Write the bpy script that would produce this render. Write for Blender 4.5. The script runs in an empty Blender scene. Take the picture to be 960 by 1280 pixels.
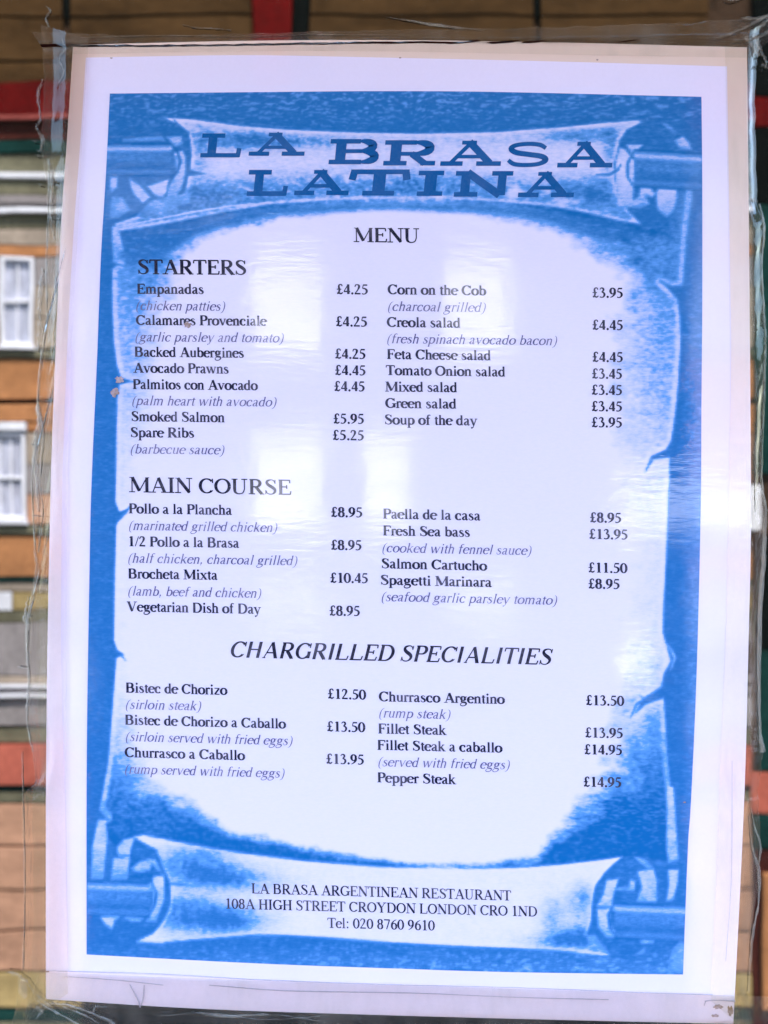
import bpy, math, random
import numpy as np
random.seed(7)
rng = np.random.default_rng(11)
sc = bpy.context.scene
col = sc.collection

# ------------------------------------------------------------------ scale and place
S = 0.00035          # metres on the window per unit of layout (an A3 menu)
D = 0.80             # camera to glass
F = 27.2             # glass to the building across the street
K = S * (D + F) / D  # metres per layout unit on that building
ZC = 8.60            # height of the menu's middle above the street

# ------------------------------------------------------------------ camera
cam_d = bpy.data.cameras.new('camera'); cam = bpy.data.objects.new('camera', cam_d); col.objects.link(cam)
cam.location = (0, -D, ZC); cam.rotation_euler = (math.radians(90), 0, 0)
cam_d.sensor_fit = 'VERTICAL'; cam_d.sensor_height = 32.0
cam_d.lens = 32.0 * D / (1280 * S)
cam_d.clip_start = 0.02; cam_d.clip_end = 400
sc.camera = cam
cam_d.dof.use_dof = True; cam_d.dof.focus_distance = D - 0.003; cam_d.dof.aperture_fstop = 20

# ------------------------------------------------------------------ sky, sun, exposure
SUN_EL, SUN_AZ = 52.0, 18.0      # sun stands behind the shop, a little to the right
w = bpy.data.worlds.new('World'); sc.world = w; w.use_nodes = True
nt = w.node_tree; nt.nodes.clear()
sky = nt.nodes.new('ShaderNodeTexSky'); sky.sky_type = 'NISHITA'; sky.sun_disc = False
sky.sun_elevation = math.radians(SUN_EL); sky.sun_rotation = math.radians(SUN_AZ)
bg = nt.nodes.new('ShaderNodeBackground'); bg.inputs[1].default_value = 0.15
wo = nt.nodes.new('ShaderNodeOutputWorld')
nt.links.new(sky.outputs[0], bg.inputs[0]); nt.links.new(bg.outputs[0], wo.inputs[0])
sd = bpy.data.lights.new('sun', 'SUN'); sd.energy = 3.6; sd.angle = math.radians(0.6); sd.color = (1.0, 0.95, 0.86)
so = bpy.data.objects.new('sun', sd); col.objects.link(so)
so.location = (4, 20, 30)
so.rotation_euler = (math.radians(90 - SUN_EL), 0, math.radians(180 - SUN_AZ))
sc.view_settings.view_transform = 'Standard'; sc.view_settings.look = 'None'
sc.view_settings.gamma = 1.0; sc.view_settings.exposure = 3.18
sc.cycles.max_bounces = 8

# ------------------------------------------------------------------ helpers
def tag(o, label=None, cat=None, group=None, kind=None):
    if label: o['label'] = label
    if cat: o['category'] = cat
    if group: o['group'] = group
    if kind: o['kind'] = kind
    return o
def empty(name, loc=(0, 0, 0), parent=None):
    o = bpy.data.objects.new(name, None); col.objects.link(o); o.location = loc; o.empty_display_size = 0.05
    if parent: o.parent = parent
    return o
def mesh_obj(name, V, Fc, mat, parent=None, loc=(0, 0, 0)):
    me = bpy.data.meshes.new(name); me.from_pydata([tuple(v) for v in V], [], [tuple(f) for f in Fc]); me.update()
    if mat: me.materials.append(mat)
    o = bpy.data.objects.new(name, me); col.objects.link(o); o.location = loc
    if parent: o.parent = parent
    return o
def P(x, y, d=0.0):
    """layout units on the window plane -> local metres (menu centre = origin, d = metres in front of the glass)"""
    return ((x - 480) * S, -d, (640 - y) * S)
def box_vf(x0, x1, y0, y1, z0, z1, V, Fc, bev=0.0):
    n = len(V)
    if bev <= 0:
        V += [(x0,y0,z0),(x1,y0,z0),(x1,y1,z0),(x0,y1,z0),(x0,y0,z1),(x1,y0,z1),(x1,y1,z1),(x0,y1,z1)]
        Fc += [(n,n+3,n+2,n+1),(n+4,n+5,n+6,n+7),(n,n+1,n+5,n+4),(n+1,n+2,n+6,n+5),(n+2,n+3,n+7,n+6),(n+3,n,n+4,n+7)]
    else:   # front face (y1, towards the street) chamfered
        b = bev
        V += [(x0,y0,z0),(x1,y0,z0),(x1,y0,z1),(x0,y0,z1),
              (x0,y1-b,z0),(x1,y1-b,z0),(x1,y1-b,z1),(x0,y1-b,z1),
              (x0+b,y1,z0+b),(x1-b,y1,z0+b),(x1-b,y1,z1-b),(x0+b,y1,z1-b)]
        Fc += [(n,n+1,n+2,n+3)]
        for a in (0, 4):
            for i in range(4):
                j = (i+1) % 4
                Fc.append((n+a+i, n+a+4+i, n+a+4+j, n+a+j))
        Fc.append((n+11, n+10, n+9, n+8))

# ------------------------------------------------------------------ materials
def N(nt, t, **kw):
    n = nt.nodes.new(t)
    for k, v in kw.items(): setattr(n, k, v)
    return n
def base_mat(name):
    m = bpy.data.materials.new(name); m.use_nodes = True
    return m, m.node_tree, m.node_tree.nodes['Principled BSDF']
def tex_coord(nt, scale=(1, 1, 1)):
    tc = N(nt, 'ShaderNodeTexCoord'); mp = N(nt, 'ShaderNodeMapping'); mp.inputs['Scale'].default_value = scale
    nt.links.new(tc.outputs['Object'], mp.inputs[0]); return mp.outputs[0]
def noise(nt, vec, scale, detail=4, rough=0.55):
    n = N(nt, 'ShaderNodeTexNoise'); n.inputs['Scale'].default_value = scale
    n.inputs['Detail'].default_value = detail; n.inputs['Roughness'].default_value = rough
    nt.links.new(vec, n.inputs['Vector']); return n.outputs['Fac']
def ramp(nt, fac, stops):
    r = N(nt, 'ShaderNodeValToRGB'); e = r.color_ramp.elements
    while len(e) < len(stops): e.new(0.5)
    for i, (p, c) in enumerate(stops):
        e[i].position = p; e[i].color = (c[0], c[1], c[2], 1) if not isinstance(c, (int, float)) else (c, c, c, 1)
    nt.links.new(fac, r.inputs[0]); return r.outputs[0]
def mixc(nt, fac, a, b, mode='MIX'):
    m = N(nt, 'ShaderNodeMix', data_type='RGBA', blend_type=mode)
    for sock, v in ((m.inputs[0], fac), (m.inputs[6], a), (m.inputs[7], b)):
        if isinstance(v, bpy.types.NodeSocket): nt.links.new(v, sock)
        elif isinstance(v, (tuple, list)): sock.default_value = (*v[:3], 1)
        else: sock.default_value = v
    return m.outputs[2]
def facade_mat(name, c, var_=0.25, rough=0.8, sc_=1.3, stretch=(1, 1, 1), bump=0.0):
    m, nt, b = base_mat(name); var = min(0.75, var_*1.7)
    v = tex_coord(nt, stretch)
    n1 = noise(nt, v, sc_, 6); n2 = noise(nt, v, sc_*9, 3)
    lo = tuple(x*(1-var) for x in c); hi = tuple(min(1, x*(1+var)) for x in c)
    c1 = ramp(nt, n1, [(0.3, lo), (0.7, hi)])
    c2 = mixc(nt, 0.35, c1, ramp(nt, n2, [(0.35, lo), (0.65, hi)]))
    n3 = noise(nt, tex_coord(nt, (1.5, 1, 0.35)), sc_*2.2, 5, 0.7)     # rain streaks and soot
    c2 = mixc(nt, ramp(nt, n3, [(0.5, 0.0), (0.75, 0.45)]), c2, tuple(x*0.35 for x in c))
    nt.links.new(c2, b.inputs['Base Color']); b.inputs['Roughness'].default_value = rough; b.inputs['Specular IOR Level'].default_value = 0.5 if rough < 0.5 else 0.04
    if bump:
        bp = N(nt, 'ShaderNodeBump'); bp.inputs['Strength'].default_value = bump; bp.inputs['Distance'].default_value = 0.02
        nt.links.new(n2, bp.inputs['Height']); nt.links.new(bp.outputs[0], b.inputs['Normal'])
    return m

PAPER = (0.82, 0.725, 0.94)
def laminate(nt, b, strength=1.0):
    """clear film over the print: smooth gloss with shallow ripples and fine scuffs"""
    b.inputs['Coat Weight'].default_value = 1.0
    b.inputs['Coat IOR'].default_value = 1.47
    v = tex_coord(nt)
    vs = tex_coord(nt, (0.45, 1, 2.2))
    n1 = noise(nt, v, 26, 3, 0.5); n2 = noise(nt, vs, 170, 3, 0.6)
    big = N(nt, 'ShaderNodeBump'); big.inputs['Strength'].default_value = 0.5*strength; big.inputs['Distance'].default_value = 0.00013
    nt.links.new(n1, big.inputs['Height'])
    fin = N(nt, 'ShaderNodeBump'); fin.inputs['Strength'].default_value = 0.35*strength; fin.inputs['Distance'].default_value = 0.00011
    msk = ramp(nt, noise(nt, v, 16, 3, 0.5), [(0.40, 0.30), (0.62, 1.0)])
    mm = N(nt, 'ShaderNodeMath', operation='MULTIPLY'); nt.links.new(n2, mm.inputs[0]); nt.links.new(msk, mm.inputs[1])
    nt.links.new(mm.outputs[0], fin.inputs['Height']); nt.links.new(big.outputs[0], fin.inputs['Normal'])
    nt.links.new(fin.outputs[0], b.inputs['Coat Normal'])
    nr = noise(nt, v, 40, 4)
    nt.links.new(ramp(nt, nr, [(0.35, 0.02), (0.75, 0.07)]), b.inputs['Coat Roughness'])
    b.inputs['Roughness'].default_value = 0.7; b.inputs['Specular IOR Level'].default_value = 0.0
def sheet_mat(name, c, var=0.03):
    m, nt, b = base_mat(name); v = tex_coord(nt)
    n1 = noise(nt, v, 14, 4); n2 = noise(nt, v, 600, 2)
    lo = tuple(x*(1-var) for x in c); hi = tuple(min(1, x*(1+var)) for x in c)
    cc = mixc(nt, 0.3, ramp(nt, n1, [(0.3, lo), (0.7, hi)]), ramp(nt, n2, [(0.3, lo), (0.7, hi)]))
    nt.links.new(cc, b.inputs['Base Color']); laminate(nt, b); return m
def ink_mat(name, c, fade):
    """printer's ink, worn thin in places so the paper shows"""
    m, nt, b = base_mat(name); v = tex_coord(nt)
    n1 = noise(nt, v, 60, 4); n2 = noise(nt, v, 900, 2)
    f1 = ramp(nt, n1, [(0.42, 0.0), (0.72, fade)]); f2 = ramp(nt, n2, [(0.4, 0.0), (0.75, fade*0.5)])
    c1 = mixc(nt, f1, c, PAPER); c2 = mixc(nt, f2, c1, PAPER)
    nt.links.new(c2, b.inputs['Base Color']); laminate(nt, b); return m
M = {}
M['sheet'] = sheet_mat('white_printed_paper', PAPER)
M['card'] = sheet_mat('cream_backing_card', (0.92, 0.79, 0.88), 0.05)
_n = M['card'].node_tree; _b = _n.nodes['Principled BSDF']; _l = _b.inputs['Base Color'].links[0].from_socket   # card colour turns tan towards its upper edge
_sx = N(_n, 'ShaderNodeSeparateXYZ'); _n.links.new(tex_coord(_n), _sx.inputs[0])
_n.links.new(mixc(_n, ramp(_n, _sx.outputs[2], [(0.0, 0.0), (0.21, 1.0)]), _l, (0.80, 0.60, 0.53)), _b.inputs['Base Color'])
M['ink'] = ink_mat('black_text_ink', (0.010, 0.012, 0.036), 0.13)
M['ink_heading'] = ink_mat('heading_ink', (0.010, 0.010, 0.028), 0.10)
M['ink_price'] = ink_mat('bold_price_ink', (0.010, 0.011, 0.032), 0.10)
M['ink_italic'] = ink_mat('thin_italic_ink', (0.10, 0.09, 0.22), 0.22)
M['ink_title'] = ink_mat('blue_title_ink', (0.001, 0.090, 0.30), 0.03)
m, nt_, b = base_mat('blue_scroll_print')
at = N(nt_, 'ShaderNodeAttribute'); at.attribute_name = 'ink'
v = tex_coord(nt_, (1, 1, 3.2)); n1 = noise(nt_, v, 420, 3, 0.7)
j = N(nt_, 'ShaderNodeMath', operation='MULTIPLY_ADD'); nt_.links.new(n1, j.inputs[0]); j.inputs[1].default_value = 0.5; j.inputs[2].default_value = -0.25
# grain only where there is a half tone
p1 = N(nt_, 'ShaderNodeMath', operation='SUBTRACT'); p1.inputs[0].default_value = 1.0; nt_.links.new(at.outputs['Fac'], p1.inputs[1])
p2 = N(nt_, 'ShaderNodeMath', operation='MULTIPLY'); nt_.links.new(at.outputs['Fac'], p2.inputs[0]); nt_.links.new(p1.outputs[0], p2.inputs[1])
p3 = N(nt_, 'ShaderNodeMath', operation='MULTIPLY'); nt_.links.new(p2.outputs[0], p3.inputs[0]); p3.inputs[1].default_value = 4.0
p4 = N(nt_, 'ShaderNodeMath', operation='MULTIPLY'); nt_.links.new(p3.outputs[0], p4.inputs[0]); nt_.links.new(j.outputs[0], p4.inputs[1])
p5 = N(nt_, 'ShaderNodeMath', operation='ADD', use_clamp=True); nt_.links.new(at.outputs['Fac'], p5.inputs[0]); nt_.links.new(p4.outputs[0], p5.inputs[1])
cr = ramp(nt_, p5.outputs[0], [(0.0, PAPER), (0.5, (0.12, 0.33, 0.76)), (1.0, (0.001, 0.128, 0.41))])
nt_.links.new(cr, b.inputs['Base Color']); laminate(nt_, b); M['art'] = m

m, nt_, b = base_mat('dark_reflecting_glass')
b.inputs['Base Color'].default_value = (0.004, 0.005, 0.004, 1); b.inputs['Roughness'].default_value = 0.35; b.inputs['Specular IOR Level'].default_value = 0.0
b.inputs['Coat Weight'].default_value = 1; b.inputs['Coat IOR'].default_value = 2.08; b.inputs['Coat Roughness'].default_value = 0.004
v = tex_coord(nt_); n1 = noise(nt_, v, 11, 2)
bp = N(nt_, 'ShaderNodeBump'); bp.inputs['Strength'].default_value = 0.15; bp.inputs['Distance'].default_value = 0.00045
nt_.links.new(n1, bp.inputs['Height']); nt_.links.new(bp.outputs[0], b.inputs['Coat Normal']); M['glass'] = m

def film_mat(name, haze, tint, rough=0.06, bumpd=0.0004):
    m = bpy.data.materials.new(name); m.use_nodes = True; nt = m.node_tree; nt.nodes.clear()
    out = N(nt, 'ShaderNodeOutputMaterial'); tr = N(nt, 'ShaderNodeBsdfTransparent'); tr.inputs[0].default_value = (0.97, 0.97, 0.95, 1)
    df = N(nt, 'ShaderNodeBsdfDiffuse'); df.inputs[0].default_value = (*tint, 1)
    gl = N(nt, 'ShaderNodeBsdfGlossy'); gl.inputs['Roughness'].default_value = rough
    v = tex_coord(nt, (1.6, 1, 0.5)); n1 = noise(nt, v, 55, 4, 0.65); n2 = noise(nt, v, 18, 4, 0.6)
    bp = N(nt, 'ShaderNodeBump'); bp.inputs['Strength'].default_value = 0.6; bp.inputs['Distance'].default_value = bumpd
    nt.links.new(n1, bp.inputs['Height']); nt.links.new(bp.outputs[0], gl.inputs['Normal'])
    fr = N(nt, 'ShaderNodeFresnel'); fr.inputs[0].default_value = 1.42
    m1 = N(nt, 'ShaderNodeMixShader'); m2 = N(nt, 'ShaderNodeMixShader')
    hz = ramp(nt, n2, [(0.42, haze*0.3), (0.58, haze*1.1), (0.72, haze*3.2)])
    nt.links.new(hz, m1.inputs[0]); nt.links.new(tr.outputs[0], m1.inputs[1]); nt.links.new(df.outputs[0], m1.inputs[2])
    nt.links.new(fr.outputs[0], m2.inputs[0]); nt.links.new(m1.outputs[0], m2.inputs[1]); nt.links.new(gl.outputs[0], m2.inputs[2])
    nt.links.new(m2.outputs[0], out.inputs[0]); return m
M['tape'] = film_mat('clear_packing_tape', 0.065, (0.78, 0.68, 0.60))
M['fold'] = film_mat('folded_tape_ridge', 0.28, (0.6, 0.56, 0.50), 0.15, 0.0010)
M['crease'] = sheet_mat('film_crease', (0.60, 0.54, 0.62), 0.25)
M['glue'] = ink_mat('brown_glue_spot', (0.26, 0.15, 0.09), 0.5)

M['brown_panel'] = facade_mat('brown_stone_panel', (0.066, 0.034, 0.013), 0.3, sc_=0.8, stretch=(0.5, 1, 2))
M['red_paint'] = facade_mat('dull_red_paint', (0.11, 0.004, 0.004), 0.3)
M['red_light'] = facade_mat('paler_red_edge', (0.30, 0.07, 0.06), 0.3)  # pinkish, paler red for the lower edge of the beam
M['dark'] = facade_mat('black_gap', (0.003, 0.004, 0.004), 0.3)
M['teal'] = facade_mat('dark_teal_paint', (0.008, 0.04, 0.035), 0.3)
M['maroon'] = facade_mat('dark_maroon', (0.07, 0.018, 0.014), 0.3)
M['olive'] = facade_mat('olive_render', (0.16, 0.15, 0.10), 0.25)
M['grey'] = facade_mat('grey_render', (0.30, 0.27, 0.27), 0.2)
M['beige'] = facade_mat('beige_render', (0.38, 0.31, 0.25), 0.2)
M['orange'] = facade_mat('orange_brickwork', (0.45, 0.20, 0.085), 0.22, sc_=1.2, stretch=(1, 1, 2))
M['peach'] = facade_mat('peach_stone', (0.47, 0.26, 0.17), 0.22, sc_=1.0, stretch=(0.6, 1, 2))
M['redbrick'] = facade_mat('red_brick_band', (0.42, 0.11, 0.075), 0.25)
M['yellow'] = facade_mat('yellow_stone', (0.42, 0.31, 0.14), 0.25)
M['dark_bay'] = facade_mat('added_dark_bay', (0.020, 0.022, 0.028), 0.4, sc_=3)
M['ghost_pane'] = facade_mat('whitened_ghost_pane', (0.80, 0.80, 0.88), 0.12, sc_=2)
M['white'] = facade_mat('white_painted_wood', (0.80, 0.80, 0.86), 0.06)
M['joint'] = facade_mat('dark_mortar', (0.06, 0.035, 0.022), 0.3)
M['pane'] = facade_mat('window_glass_with_net', (0.46, 0.47, 0.58), 0.3, rough=0.15, sc_=2.5, stretch=(3, 1, 0.6))
M['asphalt'] = facade_mat('asphalt', (0.055, 0.055, 0.055), 0.2, sc_=3)
M['render'] = facade_mat('pale_shop_wall_render', (0.45, 0.42, 0.38), 0.1)
M['frame'] = facade_mat('dark_shop_frame', (0.03, 0.03, 0.03), 0.2, rough=0.4)
M['shade_cloth'] = facade_mat('added_shade_cloth', (0.10, 0.025, 0.02), 0.2)

# ------------------------------------------------------------------ the street and the shop wall
g = mesh_obj('street', [(-60, -60, 0), (60, -60, 0), (60, 60, 0), (-60, 60, 0)], [(0, 1, 2, 3)], M['asphalt']); tag(g, kind='structure')
shop = empty('shop_front', (0, 0, 0))
tag(shop, 'shop front wall around the dark window that carries the menu', 'shop front')
V, Fc = [], []
GW, GH = 0.75, 0.62           # half size of the pane
box_vf(-9, -GW, 0.0, 0.3, 0, 13, V, Fc); box_vf(GW, 9, 0.0, 0.3, 0, 13, V, Fc)
box_vf(-GW, GW, 0.0, 0.3, 0, ZC-GH, V, Fc); box_vf(-GW, GW, 0.0, 0.3, ZC+GH, 13, V, Fc)
mesh_obj('wall', V, Fc, M['render'], shop)
V, Fc = [], []
for a in ((-GW-.04, -GW+.03, ZC-GH-.04, ZC+GH+.04), (GW-.03, GW+.04, ZC-GH-.04, ZC+GH+.04)):
    box_vf(a[0], a[1], -0.03, -0.002, a[2], a[3], V, Fc)
for a in ((-GW+.03, GW-.03, ZC-GH-.04, ZC-GH+.03), (-GW+.03, GW-.03, ZC+GH-.03, ZC+GH+.04)):
    box_vf(a[0], a[1], -0.03, -0.002, a[2], a[3], V, Fc)
mesh_obj('window_frame', V, Fc, M['frame'], shop)
V, Fc = [], []
box_vf(-GW, GW, 0.0, 0.01, ZC-GH, ZC+GH, V, Fc)
gl = mesh_obj('glass_pane', V, Fc, M['glass'], shop)
gl['label'] = 'dark window glass mirroring a brick building with white windows'

cn = empty('added_awning', (0, 0, ZC + 0.62)); tag(cn, 'dark red cloth added out of view above the window to dim the menu top', 'added_awning')  # unseen cloth, added to darken the upper part of the menu
V, Fc = [], []
vv = [(-1.3, -0.01, 0.30), (1.3, -0.01, 0.30), (1.3, -0.70, -0.04), (-1.3, -0.70, -0.04)]
V = vv + [(x, y, z + 0.008) for x, y, z in vv] ; Fc = [(0,1,2,3),(7,6,5,4),(0,4,5,1),(1,5,6,2),(2,6,7,3),(3,7,4,0)]
mesh_obj('cloth', V, Fc, M['shade_cloth'], cn)
V, Fc = [], []; box_vf(-1.3, 1.3, -0.715, -0.702, -0.13, -0.03, V, Fc); mesh_obj('added_valance', V, Fc, M['shade_cloth'], cn)

# ------------------------------------------------------------------ the building across the street (seen mirrored)
bld = empty('opposite_building', (0, -F, 0))
tag(bld, 'tan and orange brick building with white sash windows, seen reflected', 'building')
def FX(x): return (x - 480) * K
def FZ(y): return ZC + (640 - y) * K
def fpart(name, x0, x1, y0, y1, mat, proud=0.10, bev=0.012, back=-0.05):
    V, Fc = [], []
    box_vf(FX(x0), FX(x1), back, proud, FZ(y1), FZ(y0), V, Fc, bev)
    return mesh_obj(name, V, Fc, M[mat], bld)
XL, XR = -520, 1480
V, Fc = [], []
box_vf(FX(XL), FX(XR), -6.0, -0.06, 0, FZ(-112), V, Fc)
mesh_obj('wall', V, Fc, M['joint'], bld)
# brown stone panels, top
rows = [(-88, -35), (-33, 21), (24, 76.5), (79.5, 105)]
joints = [-506, -212, 82, 376, 670, 964, 1258]
gapw = {82: 12, 376: 24, 670: 10}
rr = random.Random(3)
for (a, b_) in rows:
    for i in range(len(joints)-1):
        x0 = joints[i] + gapw.get(joints[i], 10)/2; x1 = joints[i+1] - gapw.get(joints[i+1], 10)/2
        if joints[i+1] == 376:
            x1 = 314
        if a > 22 and joints[i+1] == 82: x1 = 78
        if joints[i] == 670: x1 = 884
        if joints[i] >= 964: continue
        fpart('stone_panel', x0, x1, a, b_, 'brown_panel', 0.10 + rr.uniform(-.015, .015))
    fpart('stone_panel', 389, 664, a, b_, 'brown_panel', 0.085)if False else None
for x_, w_ in ((82, 10), (376, 22), (670, 9)): fpart('black_gap', x_-w_/2+0.5, x_+w_/2-0.5, -88, 22 if w_ < 20 else 105, 'dark', 0.03)
fpart('red_post', 316, 364, -88, 105.5, 'red_paint', 0.20)
def band(name, y0, y1, mat, x0=XL, x1=938, proud=0.1):
    # dark bay, added to cut the haze mirrored on the menu, between x = 104 and 862
    out = None
    for a, b_, mt in ((XL, 104, mat), (104, 862, mat if mat == 'white' else 'dark_bay'), (862, XR, mat)):
        a, b_ = max(a, x0), min(b_, x1)
        if b_ - a > 3: out = fpart(name if mt == mat else 'dark_bay_course', a, b_, y0, y1, mt, proud if mt == mat else proud + 0.03)
    return out
band('red_beam', 107, 147, 'red_paint', proud=0.22); band('beam_edge', 147.5, 154, 'red_light', proud=0.26)
band('fascia', 155, 178, 'maroon'); band('gutter', 180, 196, 'teal', proud=0.16)
band('render_band', 197, 219, 'olive'); band('white_rail', 220, 226, 'white', XL, 300, proud=0.18)
band('render_band', 227, 245, 'olive'); band('render_band', 246, 252, 'grey', proud=0.13)
band('white_rail', 253, 257, 'grey', proud=0.2); band('render_band', 258, 262, 'grey'); band('white_rail', 263, 270, 'white', XL, 300, proud=0.24)
band('white_rail', 263, 270, 'white', 860, 938, proud=0.24)
band('render_band', 271, 288, 'olive'); band('render_band', 289, 307, 'beige'); band('brick_band', 308, 320, 'orange')
# windows
win_cols = [(-300, -240), (-24, 46), (318, 402), (556, 640)]
def window(x0, x1, y0, y1, nx, ny, parent_name='window'):
    """sash window: moulded frame, two sashes, glazing bars, panes"""
    f = 5
    V, Fc = [], []
    for (a, b_, c, d) in ((x0, x0+f, y0, y1), (x1-f, x1, y0, y1)):
        box_vf(FX(a), FX(b_), -0.05, 0.14, FZ(d), FZ(c), V, Fc, 0.01)
    for (a, b_, c, d) in ((x0+f, x1-f, y0, y0+f), (x0+f, x1-f, y1-f, y1)):
        box_vf(FX(a), FX(b_), -0.05, 0.135, FZ(d), FZ(c), V, Fc, 0.01)
    ym = (y0+y1)/2
    box_vf(FX(x0+f), FX(x1-f), -0.05, 0.11, FZ(ym+2.2), FZ(ym-2.2), V, Fc, 0.008)
    wnd = mesh_obj('window', V, Fc, M['white'], bld)
    V, Fc = [], []
    for i in range(1, nx):
        x = x0+f + (x1-x0-2*f)*i/nx
        for (c, d) in ((y0+f, ym-2.2), (ym+2.2, y1-f)):
            box_vf(FX(x-1.1), FX(x+1.1), -0.05, 0.07, FZ(d), FZ(c), V, Fc)
    o = mesh_obj('glazing_bar', V, Fc, M['white'], wnd)
    V, Fc = [], []
    box_vf(FX(x0+f), FX(x1-f), -0.05, 0.03, FZ(y1-f), FZ(y0+f), V, Fc)
    mesh_obj('pane', V, Fc, M['ghost_pane' if x0 > 104 else 'pane'], wnd)  # panes mirrored in the menu are whitened to strengthen their ghosts
    V, Fc = [], []
    box_vf(FX(x0-4), FX(x1+4), -0.05, 0.24, FZ(y1+5), FZ(y1+0.5), V, Fc, 0.01)
    mesh_obj('sill', V, Fc, M['white'], wnd)
def pier_rows(y0, y1, mats, cols, xl=XL, xr=938):
    """wall between the windows of one storey"""
    xs = [xl] + [v for c in cols for v in (c[0]-1, c[1]+1)] + [xr]
    for i in range(0, len(xs), 2):
        h = (y1-y0)/len(mats)
        for k_, mt in enumerate(mats):
            for a, b_, m2 in ((XL, 104, mt), (104, 862, 'dark_bay'), (862, XR, mt)):
                a, b_ = max(a, xs[i]), min(b_, xs[i+1])
                if b_ - a > 3: fpart('brick_pier' if m2 == mt else 'dark_bay_course', a, b_, y0+k_*h+0.6, y0+(k_+1)*h-0.6, m2, 0.09)
c1 = [(-300, -230), (-40, 3 - 0) , (318, 402), (556, 640)]
c1 = [(-300, -232), (2, 44), (318, 402), (556, 640)]
for c in c1: window(c[0], c[1], 321, 434, 3 if c[1]-c[0] > 50 else 2, 2)
pier_rows(321, 436, ['grey', 'beige', 'beige'], c1)
band('string_course', 440, 448, 'olive', proud=0.16)
band('brick_band', 450, 499, 'orange'); band('brick_band', 506, 529, 'orange', proud=0.12)
band('lintel', 530.5, 541, 'white', XL, 36, 0.2)
band('brick_band', 530.5, 541, 'orange', 37, 938, 0.1)
c2 = [(-300, -232), (-34, 34), (318, 402), (456, 512)]
for c in c2: window(c[0], c[1], 543, 651, 4 if c[1]-c[0] > 50 else 3, 2)
pier_rows(543, 656, ['beige', 'grey', 'peach'], c2, xr=764)
# white board added on the right so the film mirrors a pale glare
fpart('glare_board', 766, 946, 604, 664, 'white', 0.35)
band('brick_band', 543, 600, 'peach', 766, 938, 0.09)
band('string_course', 657.5, 667, 'olive', proud=0.15)
band('brick_band', 670, 722, 'orange'); band('gutter', 723.5, 728, 'teal', proud=0.14)
band('render_band', 729, 740, 'beige')
c3 = [(-300, -232), (-20, 16), (318, 402), (560, 640)]
pier_rows(741, 762, ['yellow'], c3)
for c in c3: fpart('shop_blind', c[0], c[1], 741, 762, 'white', 0.11)
band('render_band', 763, 777, 'olive'); band('render_band', 778, 842, 'grey', x1=764)
band('render_band', 778, 802, 'grey', x0=766); band('render_band', 846, 852, 'grey', x0=824)
fpart('bright_spot_panel', 772, 815, 803, 845, 'white', 0.3);  # white panel added so the film mirrors a bright spot
band('render_band', 843, 853, 'beige', x1=764); band('white_rail', 854, 858, 'white', XL, 120, 0.2)
band('render_band', 859, 865, 'grey'); band('white_rail', 866, 870, 'white', XL, 120, 0.22)
band('render_band', 871, 907, 'grey'); band('shop_fascia', 909, 930, 'olive', proud=0.05)
band('red_beam', 932, 979, 'redbrick', proud=0.2); band('gutter', 981, 988, 'teal', proud=0.05); band('render_band', 989, 1002, 'olive')
for k_, (a, b_) in enumerate([(1004, 1054), (1057, 1108), (1111, 1160), (1163, 1213)]):
    for i in range(-1, 4):
        off = 0 if k_ % 2 else 0
        x0 = 106 + 294*i - 294
        if 104 < x0 < 862: fpart('dark_bay_course', x0, min(860, x0+288), a, b_, 'dark_bay', 0.1)
        else: fpart('stone_block', max(XL, x0), min(938, x0 + 288), a, b_, 'peach', 0.10 + rr.uniform(-.02, .02))
    fpart('stone_block', 864, 938, a, b_, 'peach', 0.10)
band('yellow_course', 1216, 1258, 'yellow'); band('gutter', 1262, 1275, 'teal')
band('render_band', 1277, 1330, 'olive')
# dark glazed bay at the right end
for (a, b_, mt) in [(-88, 120, 'dark'), (122, 160, 'red_paint'), (162, 255, 'dark'), (258, 380, 'teal'), (382, 590, 'teal'), (668, 812, 'dark'),
                    (814, 962, 'teal'), (964, 1017, 'redbrick'), (1019, 1060, 'teal'), (1062, 1330, 'maroon')]:
    fpart('bay_panel', 948 if 590 < b_ < 970 else 940, XR, a, b_, mt, 0.06)
fpart('orange_post', 951, 985, 1090, 1260, 'orange', 0.2)
fpart('roof_edge', XL-10, XR+10, -112, -90, 'olive', 0.3)
fpart('plinth', XL, XR, 1332, 1330+0.0+((ZC)/K-690), 'grey', 0.1)

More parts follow.
